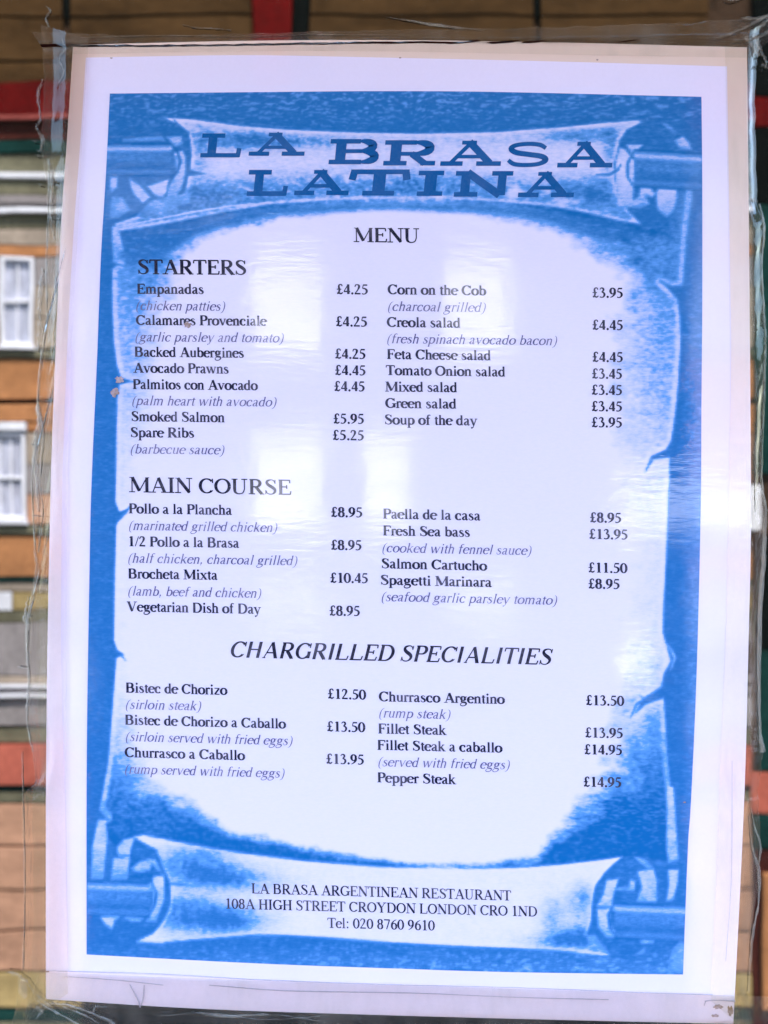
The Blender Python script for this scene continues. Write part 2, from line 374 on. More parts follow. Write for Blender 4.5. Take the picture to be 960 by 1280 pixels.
# the terrace goes on to both sides (outside the mirrored part in view)
def terrace(xa, xb, h, mat, label):
    t = empty('terrace_building', ((xa+xb)/2, -F, 0)); tag(t, label, 'building')
    V, Fc = [], []; box_vf(xa-t.location.x, xb-t.location.x, -6, 0.02, 0, h, V, Fc); mesh_obj('wall', V, Fc, M[mat], t)
    V, Fc = [], []; box_vf(xa-t.location.x-.1, xb-t.location.x+.1, -6.1, 0.3, h, h+0.3, V, Fc); mesh_obj('parapet', V, Fc, M['olive'], t)
    x = xa - t.location.x + 1.6
    while x < xb - t.location.x - 1.5:
        for z in (4.2, 7.2, 10.2, 13.0):
            if z + 1.6 > h: continue
            V, Fc = [], []
            box_vf(x-.55, x-.45, 0.02, 0.12, z, z+1.5, V, Fc); box_vf(x+.45, x+.55, 0.02, 0.12, z, z+1.5, V, Fc)
            box_vf(x-.45, x+.45, 0.02, 0.11, z, z+.1, V, Fc); box_vf(x-.45, x+.45, 0.02, 0.11, z+1.4, z+1.5, V, Fc); box_vf(x-.45, x+.45, 0.02, 0.10, z+.72, z+.8, V, Fc)
            f_ = mesh_obj('window', V, Fc, M['white'], t)
            V, Fc = [], []; box_vf(x-.45, x+.45, 0.025, 0.05, z+.1, z+1.4, V, Fc); mesh_obj('pane', V, Fc, M['pane'], f_)
        x += 2.6
terrace(FX(XR)+0.2, FX(XR)+40, 13.5, 'brown_panel', 'dark brown terrace to the right of the tan building')
terrace(FX(XL)-40, FX(XL)-0.2, 13.8, 'olive', 'olive grey terrace to the left of the tan building')

# ------------------------------------------------------------------ the menu
menu = empty('menu_board', (0, 0, ZC))
tag(menu, 'large white and blue printed restaurant menu on cream card taped to the window', 'menu')
def edge_interp(pts, n, axis):
    a = np.array(pts, float); t = np.linspace(a[0][axis], a[-1][axis], n)
    return t, np.interp(t, a[:, axis], a[:, 1-axis])
def smooth_curve(pts, n):
    """Catmull-Rom through pts, n samples"""
    p = np.array(pts, float); p = np.vstack([2*p[0]-p[1], p, 2*p[-1]-p[-2]])
    segs = len(p) - 3; out = []
    for u in np.linspace(0, segs - 1e-9, n):
        i = int(u); t = u - i; a, b, c, d = p[i:i+4]
        out.append(0.5*((2*b) + (c-a)*t + (2*a-5*b+4*c-d)*t*t + (3*b-a-3*c+d)*t**3))
    return np.array(out)
def slab(name, left, right, top, bottom, d0, d1, mat, parent):
    """a sheet between four slightly bowed edges, d0 back and d1 front distance from the glass"""
    n = 24
    L = smooth_curve(left, n); R = smooth_curve(right, n); T = smooth_curve(top, n)[1:-1]; B = smooth_curve(bottom, n)[1:-1]
    loop = list(T) + list(R) + list(B[::-1]) + list(L[::-1])
    loop = [tuple(q) for q in loop]
    m_ = len(loop); V = [P(x, y, d0) for x, y in loop] + [P(x, y, d1) for x, y in loop]
    Fc = [tuple(range(m_, 2*m_))[::-1], tuple(range(m_))]
    for i in range(m_):
        j = (i+1) % m_; Fc.append((i, m_+i, m_+j, j))
    return mesh_obj(name, V, Fc, mat, parent)
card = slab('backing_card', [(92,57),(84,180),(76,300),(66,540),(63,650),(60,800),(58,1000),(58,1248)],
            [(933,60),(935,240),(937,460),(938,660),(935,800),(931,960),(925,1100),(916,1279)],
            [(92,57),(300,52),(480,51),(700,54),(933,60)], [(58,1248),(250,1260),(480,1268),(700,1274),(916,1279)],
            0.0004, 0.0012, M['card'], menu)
sheet = slab('printed_sheet', [(108,73),(101,180),(92,300),(84,450),(79,600),(77,800),(82,1000),(86,1214)],
             [(908,84),(909,150),(912,350),(913,450),(910,600),(906,800),(899,950),(894,1100),(887,1241)],
             [(108,73),(300,70),(480,73),(700,78),(908,84)], [(86,1214),(320,1223),(640,1233),(887,1241)],
             0.00123, 0.00145, M['sheet'], menu)

# ---- blue scroll picture: an ink-density field drawn on a fine grid -------------------------
NX, NY = 470, 690
u = np.linspace(0, 1, NX); v_ = np.linspace(0, 1, NY)
Lc = smooth_curve([(138,118),(133,220),(127,320),(122,450),(117,560),(114,640),(112,750),(110,870),(109,1000),(109,1192)], NY)
Rc = smooth_curve([(876,122),(877,230),(877,380),(876,500),(875,640),(870,840),(863,1000),(859,1060),(853,1217)], NY)
Tc = smooth_curve([(138,118),(340,116),(480,115),(620,116),(876,122)], NX)
Bc = smooth_curve([(109,1192),(320,1203),(480,1209),(640,1214),(853,1217)], NX)
U, VV = np.meshgrid(u, v_)
G = ((1-U)[..., None]*Lc[:, None, :] + U[..., None]*Rc[:, None, :] + (1-VV)[..., None]*Tc[None] + VV[..., None]*Bc[None]
     - ((1-U)*(1-VV))[..., None]*Tc[0] - (U*(1-VV))[..., None]*Tc[-1] - ((1-U)*VV)[..., None]*Bc[0] - (U*VV)[..., None]*Bc[-1])
X, Y = G[..., 0], G[..., 1]
def vnoise(x, y, seed):
    r = np.random.default_rng(seed); g_ = r.random((256, 256))
    xi = np.floor(x).astype(int); yi = np.floor(y).astype(int); fx = x-xi; fy = y-yi
    fx = fx*fx*(3-2*fx); fy = fy*fy*(3-2*fy)
    a = g_[yi % 256, xi % 256]; b = g_[yi % 256, (xi+1) % 256]; c = g_[(yi+1) % 256, xi % 256]; d = g_[(yi+1) % 256, (xi+1) % 256]
    return (a*(1-fx)+b*fx)*(1-fy) + (c*(1-fx)+d*fx)*fy
def sstep(a, b, x):
    t = np.clip((x-a)/(b-a), 0, 1); return t*t*(3-2*t)
warp = (vnoise(X/30, Y/30, 1)-0.5)*14
hatch = vnoise((X+warp)/7.5, (Y+warp*0.5)/1.9, 2)*0.55 + vnoise(X/3.5, (Y+warp)/1.7, 3)*0.45
fine = vnoise(X/2.6, Y/2.0, 4)*0.5 + vnoise((X+Y*.3)/5, (Y-X*.2)/3, 5)*0.5
clump = vnoise(X/22, Y/12, 6)*0.6 + vnoise(X/9, Y/6, 7)*0.4
def sdf(pts, xx, yy):
    p = np.array(pts, float); n = len(p); d = np.full(xx.shape, 1e9); ins = np.zeros(xx.shape, bool)
    for i in range(n):
        a = p[i]; b = p[(i+1) % n]; ex, ey = b-a; wx = xx-a[0]; wy = yy-a[1]
        t = np.clip((wx*ex+wy*ey)/(ex*ex+ey*ey+1e-9), 0, 1)
        d = np.minimum(d, (wx-ex*t)**2 + (wy-ey*t)**2)
        c = ((a[1] <= yy) != (b[1] <= yy))
        if ey != 0:
            ins ^= c & (xx < a[0] + (yy-a[1])*ex/ey)
    return np.where(ins, -1, 1)*np.sqrt(d)
def window_of(pts, pad):
    p = np.array(pts); x0, y0 = p.min(0)-pad; x1, y1 = p.max(0)+pad
    m = (X >= x0) & (X <= x1) & (Y >= y0) & (Y <= y1); return m
def mask(pts, feather=1.6):
    m = window_of(pts, feather+2); out = np.zeros(X.shape); out[m] = np.clip(0.5 - sdf(pts, X[m], Y[m])/feather, 0, 1); return out
def curve_mask(pts, width, feather=1.4):
    p = np.array(pts, float); q = window_of(pts, width+4); xx, yy = X[q], Y[q]; d = np.full(xx.shape, 1e9)
    L_ = len(p)-1
    for i in range(L_):
        a, b = p[i], p[i+1]; ex, ey = b-a; wx = xx-a[0]; wy = yy-a[1]
        t = np.clip((wx*ex+wy*ey)/(ex*ex+ey*ey+1e-9), 0, 1)
        dd = np.sqrt((wx-ex*t)**2+(wy-ey*t)**2)
        f = 1 - 0.6*abs((i+t)/L_*2-1)
        d = np.minimum(d, dd - width/2*f)
    out = np.zeros(X.shape); out[q] = np.clip(0.5-d/feather, 0, 1); return out
def blob(cx, cy, rx, ry): return np.exp(-(((X-cx)/rx)**2 + ((Y-cy)/ry)**2))
INK = np.full(X.shape, 0.93)
def lay(m, dens):
    global INK
    INK = INK*(1-m) + dens*m
# hatched ground
reg = sstep(175, 120, Y)*0.75 + sstep(1170, 1215, Y)*0.9 + 0.18 + 0.5*sstep(845, 876, X)*sstep(300, 420, Y)*sstep(1215, 900, Y)
INK -= reg*0.42*sstep(0.52, 0.80, hatch) + 0.06*(fine-0.5)
INK -= 0.22*sstep(1175, 1212, Y)*clump + 0.16*sstep(250, 450, Y)*sstep(848, 876, X)
# main parchment
SC = 3.43
left_edge = [(140,284),(143,300),(142,328),(150,331),(141,336),(141,380),(143,430),(147,458),(152,472),(166,477),(150,481),(147,500),(146,560),(145,628),(150,640),(160,636),(152,646),(146,656),(144,720),(143,800),(147,812),(156,818),(146,822),(144,850),(140,900),(136,950),(130,985),(125,1012),(134,1021),(123,1026),(119,1060),(115,1098)]
right_edge = [(841,1082),(848,1074),(845,1050),(841,1020),(837,980),(833,940),(831,900),(829,872),(806,880),(792,893),(804,872),(826,858),(829,842),(838,826),(832,806),(828,790),(829,750),(832,700),(834,640),(836,600),(836,572),(816,575),(806,590),(813,571),(832,562),(838,552),(843,520),(847,480),(850,430),(849,395),(846,374),(836,363),(824,352),(838,358),(853,357),(853,340),(858,300),(862,260),(866,232)]
body = left_edge + right_edge + [(800,240),(500,240),(200,250)]
body_m = mask(body, 1.7)
Lp = [(222,350),(222,332),(250,303),(300,286),(360,272),(420,264),(480,260),(560,263),(620,273),(680,288),(730,310),(765,332),(776,352),(770,420),(768,480),(775,560),(790,640),(795,720),(790,800),(780,850),(762,920),(752,965),(725,1000),(695,1032),(672,1068),(600,1077),(520,1078),(440,1068),(360,1052),(290,1036),(255,1013),(225,995),(190,975),(172,930),(162,850),(156,760),(160,660),(172,580),(190,500),(200,420)]
s = sdf(Lp, X, Y)
cr_ = np.interp(Y, [330,380,450,520,600,700,800,860,930,1000,1080], [.90,.50,.38,.30,.12,.08,.14,.34,.66,.92,1.0])
cl_ = np.interp(Y, [300,340,420,500,560,650,750,850,920,980,1050], [.92,.58,.40,.28,.18,.08,.05,.10,.36,.75,.95])
t_ = sstep(420, 560, X); cap = cl_*(1-t_) + cr_*t_
mid = sstep(200, 270, X)*sstep(790, 720, X); cap = cap*(1-mid) + 0.97*mid
wid = np.where(Y < 340, 26, np.where(Y > 1000, 22, 40)) + 18*sstep(560, 800, X)
wid = wid*(1-0.55*mid*sstep(1030, 1060, Y))
tt = sstep(-8, 1, s/wid*1.0 + (clump-0.5)*0.5) if False else np.clip(s/wid + (clump-0.5)*0.7 + 0.12, 0, 1)
pd = cap*tt
pd = pd + (fine-0.5)*1.5*cap*tt*(1.15-cap*tt) + (hatch-0.5)*1.1*cap*tt*(1.2-cap*tt)
rim_in = -sdf(body, X, Y)
rim = sstep(9, 4, rim_in)*sstep(300, 340, Y)*sstep(1090, 1060, Y)*(0.25+0.6*clump)
pd = np.clip(pd, 0, 1)*(1-rim) + 0.03
lay(body_m, pd)
for pts, w_ in [([(853,358),(840,361),(824,351)],3), ([(836,562),(818,570),(812,578),(806,590)],3), ([(828,858),(806,874),(795,880),(788,896)],3.6), ([(806,874),(798,868)],2.5),
                ([(142,331),(160,333)],2), ([(150,476),(170,478)],2.4), ([(146,654),(158,640),(164,632)],3), ([(143,812),(152,818),(158,826)],2.4), ([(122,1021),(137,1024)],3)]:
    lay(curve_mask(pts, w_), 0.85)
lay(curve_mask([(828,800),(838,812),(843,822),(838,836)], 3), 0.25)
# top banner
ban = [(205,148),(240,150),(300,158),(360,163),(430,166),(520,168),(620,166),(700,160),(760,154),(798,151),(801,154),(783,163),(774,176),(771,190),(767,205),(768,225),(772,245),(784,262),(801,281),(770,276),(730,266),(690,259),(620,253),(560,250),(480,250),(420,251),(340,256),(280,266),(230,276),(180,285),(146,290),(144,280),(175,270),(215,258),(232,240),(237,215),(240,195),(238,175),(226,158)]
bm = mask(ban, 1.8)
bd = 0.10 + 0.08*hatch + 0.55*blob(300,176,45,10) + 0.45*blob(360,178,60,8) + 0.30*blob(250,190,12,30) + 0.45*blob(730,170,50,8)
bd += 0.46*sstep(214, 246, Y + 14*blob(480,230,150,60))*sstep(0.25, 0.6, clump+0.15) + 0.35*blob(240,252,60,22) + 0.35*blob(740,240,40,20) + 0.25*blob(520,232,60,12)
bd += 0.5*blob(764,190,8,25) + 0.12*sstep(196, 170, Y)
bd = bd*(0.45 + 1.0*fine) * (0.7+0.6*hatch)
bd = bd*(1-(0.2+0.6*clump)*sstep(-6, -2.5, sdf(ban, X, Y)))
lay(bm, np.clip(bd, 0, 0.92))
# shadow under the banner
lay(mask([(150,296),(230,281),(280,271),(340,261),(420,256),(480,255),(560,255),(620,258),(690,265),(730,272),(790,287),(800,296),(750,300),(690,278),(620,268),(480,262),(340,270),(250,292),(190,330),(160,330)], 8)*0.8, 0.93 - 0.25*sstep(.55,.8,hatch))
# bottom roll
rol = [(168,1045),(180,1043),(250,1057),(320,1068),(380,1075),(480,1083),(600,1085),(660,1083),(700,1080),(750,1074),(778,1070),(765,1080),(752,1095),(744,1105),(741,1120),(739,1150),(733,1166),(747,1177),(765,1190),(776,1195),(740,1192),(700,1187),(640,1184),(560,1181),(480,1176),(400,1170),(360,1168),(320,1167),(260,1172),(200,1177),(172,1175),(192,1166),(205,1150),(212,1135),(214,1120),(212,1103),(204,1085),(196,1070),(184,1056)]
rm = mask(rol, 1.8)
rd = 0.05 + 0.8*blob(240,1084,48,20)+0.4*blob(300,1100,50,14)+0.35*blob(300,1148,40,16)+0.55*blob(275,1095,28,10) + 0.85*blob(235,1142,42,22) + 0.6*blob(280,1150,30,14) + 0.5*blob(728,1128,18,20) + 0.9*blob(735,1170,40,14)+ 0.5*blob(700,1176,40,8) + 0.3*blob(690,1145,14,22)
rd += 0.2*blob(260,1062,60,6)
rd = rd*(0.5+1.0*fine)*(0.7+0.6*clump); rd = rd*(1-(0.2+0.5*clump)*sstep(-5, -2, sdf(rol, X, Y)))
lay(rm, np.clip(rd, 0, 0.9))
lay(curve_mask([(206,1104),(225,1104),(240,1105)], 3), 0.9)
# corner details: rods, rings, torn curls
def det(ox, oy, sc_, items):
    for dens, pts in items:
        q = [(ox + a/sc_, oy + b/sc_) for a, b in pts]
        if dens > 0.85: dd = dens - 0.10*sstep(.45, .8, hatch) - 0.08*fine
        else:   # rounded: lighter in the middle, pencilled darker towards the rim and downwards
            yy = np.array([p_[1] for p_ in q]); fy_ = np.clip((Y-yy.min())/(yy.max()-yy.min()+1e-6), 0, 1)
            dd = np.clip((dens-0.10)*(0.6+0.8*fine) + 0.14*(hatch-0.45) + 0.30*(clump-0.40) + 0.22*fy_**2, 0, 1)
            dd = dd + 0.10*sstep(-4, 0, -np.abs(sdf(q, X, Y)))*fine
        lay(mask(q, 1.9), dd)
det(100, 100, 3.69, [
    (1.0, [(130,290),(420,292),(425,303),(130,303)]), (0.33, [(130,305),(425,305),(432,325),(130,330)]), (0.93, [(130,333),(440,333),(448,440),(125,440)]),
    (0.45, [(200,275),(380,262),(395,285),(200,288)]),
    (0.97, [(430,180),(465,212),(505,245),(512,418),(585,436),(500,446),(485,330),(440,300),(470,260)]),
    (0.40, [(400,265),(470,262),(475,300),(440,310)]),
    (0.33, [(436,340),(475,328),(490,360),(488,440),(470,505),(440,545),(385,545),(420,480),(446,440),(443,380)]),
    (0.93, [(120,445),(420,445),(400,560),(120,650)]),
    (0.25, [(228,455),(280,490),(328,542),(292,572),(250,530),(235,490)]), (0.22, [(310,493),(412,460),(400,520),(385,545),(350,537)]),
    (0.30, [(142,450),(178,450),(172,500),(150,522),(140,500)]), (0.50, [(150,540),(200,545),(235,600),(180,640),(138,640)]),
    (0.55, [(330,560),(520,520),(500,570),(300,640),(260,630)]),
    (0.9, [(125,545),(120,536),(185,524),(190,532)]), (0.35, [(150,675),(180,680),(205,790),(155,812),(150,740)])])
lay(curve_mask([(150,284),(200,274),(240,266),(290,258),(340,254)], 3), 0.2)
det(620, 100, 3.43, [
    (0.97, [(560,250),(625,190),(700,180),(880,180),(880,310),(600,345),(575,300)]),
    (0.55, [(705,183),(740,195),(778,228),(765,242),(735,215)]), (0.42, [(762,262),(800,243),(828,275),(838,305),(790,300)]),
    (0.42, [(628,308),(880,326),(880,350),(615,345)]), (0.94, [(590,350),(880,350),(880,452),(588,447)]),
    (0.97, [(580,445),(800,450),(800,560),(700,640),(620,620),(560,560)]),
    (0.32, [(556,280),(628,280),(604,328),(588,350),(574,310)]), (0.24, [(528,292),(553,300),(592,352),(586,540),(560,550),(520,500),(508,400),(515,340)]),
    (0.35, [(620,450),(682,455),(690,480),(668,505),(640,498),(655,535),(620,552),(560,550),(585,520),(610,500)]),
    (0.28, [(690,455),(766,450),(777,500),(762,560),(730,592),(692,560),(684,520)]),
    (0.97, [(660,455),(690,452),(690,480),(672,485)]),
    ])
lay(mask([(835,300),(850,240),(862,250),(855,320),(850,352),(830,350),(800,330),(790,300)], 16)*0.85, np.clip(0.25+0.55*fine+0.3*hatch, 0, 1))
lay(mask([(857,232),(866,232),(862,262),(857,300),(853,352),(847,354),(850,300)], 2.5)*0.8, 0.2+0.2*fine)
lay(curve_mask([(745,219),(762,219),(772,213),(776,205)], 3), 0.9)
lay(curve_mask([(790,200),(795,192),(802,184)], 3), 0.95)
det(100, 1000, 3.43, [
    (0.32, [(78,85),(112,80),(122,160),(104,335),(50,335),(55,200)]),
    (0.96, [(122,160),(160,200),(150,330),(104,340)]),
    (0.28, [(160,200),(190,165),(238,158),(222,200),(216,236),(165,235)]), (0.33, [(145,246),(216,241),(206,335),(134,340)]),
    (0.98, [(238,162),(330,210),(362,290),(388,350),(388,455),(340,450),(345,300),(300,245),(240,250),(222,240)]),
    (0.35, [(218,292),(260,260),(300,250),(325,252),(352,310),(335,300),(312,272),(300,300),(250,308)]),
    (0.25, [(33,350),(312,355),(312,386),(33,380)]), (0.93, [(33,387),(312,390),(300,492),(33,482)]), (1.0, [(33,340),(312,346),(312,354),(33,349)]),
    (0.28, [(315,325),(362,320),(364,420),(327,518),(285,518),(315,440)]),
    (0.27, [(85,490),(182,490),(150,515),(140,552),(110,530)]), (0.3, [(195,500),(275,505),(260,516),(225,518)])])
lay(curve_mask([(172,1175),(202,1177),(232,1170),(265,1168)], 3), 0.25)
det(600, 1000, 3.43, [
    (0.97, [(608,242),(650,236),(720,240),(780,300),(790,440),(885,440),(885,600),(760,640),(640,680),(560,670),(470,572),(478,450),(490,380),(530,310)]),
    (0.28, [(800,-60),(826,-60),(832,0),(848,250),(805,268),(797,200)]), (0.96,[(795,270),(850,262),(850,290),(795,292)]), (0.3, [(803,296),(850,295),(846,350),(826,426),(796,430),(808,360)]),
    (0.42, [(660,240),(705,252),(742,286),(715,292),(680,262)]), (0.28, [(672,302),(742,292),(756,340),(756,432),(668,432),(692,370)]),
    (0.4, [(575,382),(660,388),(664,342),(642,335),(636,368),(600,370)]), (0.25, [(540,340),(592,334),(572,400),(560,455),(498,452),(528,400)]),
    (0.28, [(500,465),(556,460),(556,530),(602,590),(540,584),(505,540)]),
    (0.40, [(562,446),(885,451),(885,476),(562,470)]), (0.96, [(560,480),(885,484),(885,570),(590,600)]),
    (0.4, [(680,590),(752,580),(742,610),(690,612)]), (0.4, [(662,656),(704,634),(704,650),(682,660)]),
    (0.5, [(455,575),(490,575),(560,660),(470,640)]), (0.55, [(880,575),(872,738),(800,735),(820,640)])])
def rod(x0, x1, y0, y1, slope):
    yc = Y - slope*(X-x0); f = (yc-y0)/(y1-y0)
    m_ = mask([(x0,y0),(x1,y0+slope*(x1-x0)),(x1,y1+slope*(x1-x0)),(x0,y1)], 1.6)
    dn = 0.93 - 0.62*np.exp(-((f-0.17)/0.09)**2) - 0.22*np.exp(-((f-0.45)/0.18)**2)*fine*1.6 - 0.20*np.exp(-((f-0.86)/0.07)**2)
    dn = np.where((f < 0.04) | (f > 0.97), 1.0, dn) + 0.10*(hatch-0.5)
    lay(m_, np.clip(dn, 0, 1))
rod(133, 214, 180, 221, 0.0); rod(792, 877, 187, 235, 0.06); rod(110, 188, 1100, 1144, 0.03); rod(768, 857, 1127, 1173, 0.04)
for pts_ in ([(214,181),(222,190),(226,203),(222,216),(214,222)], [(190,1103),(196,1115),(194,1130),(186,1145)], [(792,190),(784,205),(784,222),(792,235)], [(768,1128),(760,1142),(762,1158),(770,1172)]):
    lay(curve_mask(pts_, 3.5, 2.0), 1.0)
INK = np.clip(INK, 0, 1)
# light blur so edges read as print, not as steps
for _ in range(1):
    q = np.pad(INK, 1, mode='edge'); INK = (q[1:-1, 1:-1]*4 + q[:-2, 1:-1] + q[2:, 1:-1] + q[1:-1, :-2] + q[1:-1, 2:])/8

dep = 0.00160
co = np.zeros((NY, NX, 3)); co[..., 0] = (X-480)*S; co[..., 1] = -dep; co[..., 2] = (640-Y)*S
me = bpy.data.meshes.new('scroll_picture'); me.vertices.add(NX*NY); me.vertices.foreach_set('co', co.reshape(-1))
ii = (np.arange(NY-1)[:, None]*NX + np.arange(NX-1)[None]).reshape(-1)
quads = np.stack([ii+NX, ii+NX+1, ii+1, ii], 1).astype(np.int32)
me.loops.add(quads.size); me.loops.foreach_set('vertex_index', quads.reshape(-1))
me.polygons.add(len(quads)); me.polygons.foreach_set('loop_start', np.arange(len(quads), dtype=np.int32)*4)
me.update(calc_edges=True); me.validate()
a_ = me.attributes.new('ink', 'FLOAT', 'POINT'); a_.data.foreach_set('value', INK.reshape(-1).astype(np.float32))
me.materials.append(M['art'])
art = bpy.data.objects.new('scroll_picture', me); col.objects.link(art); art.parent = sheet
art['label'] = 'blue pencil drawing of an unrolled parchment scroll on rods'

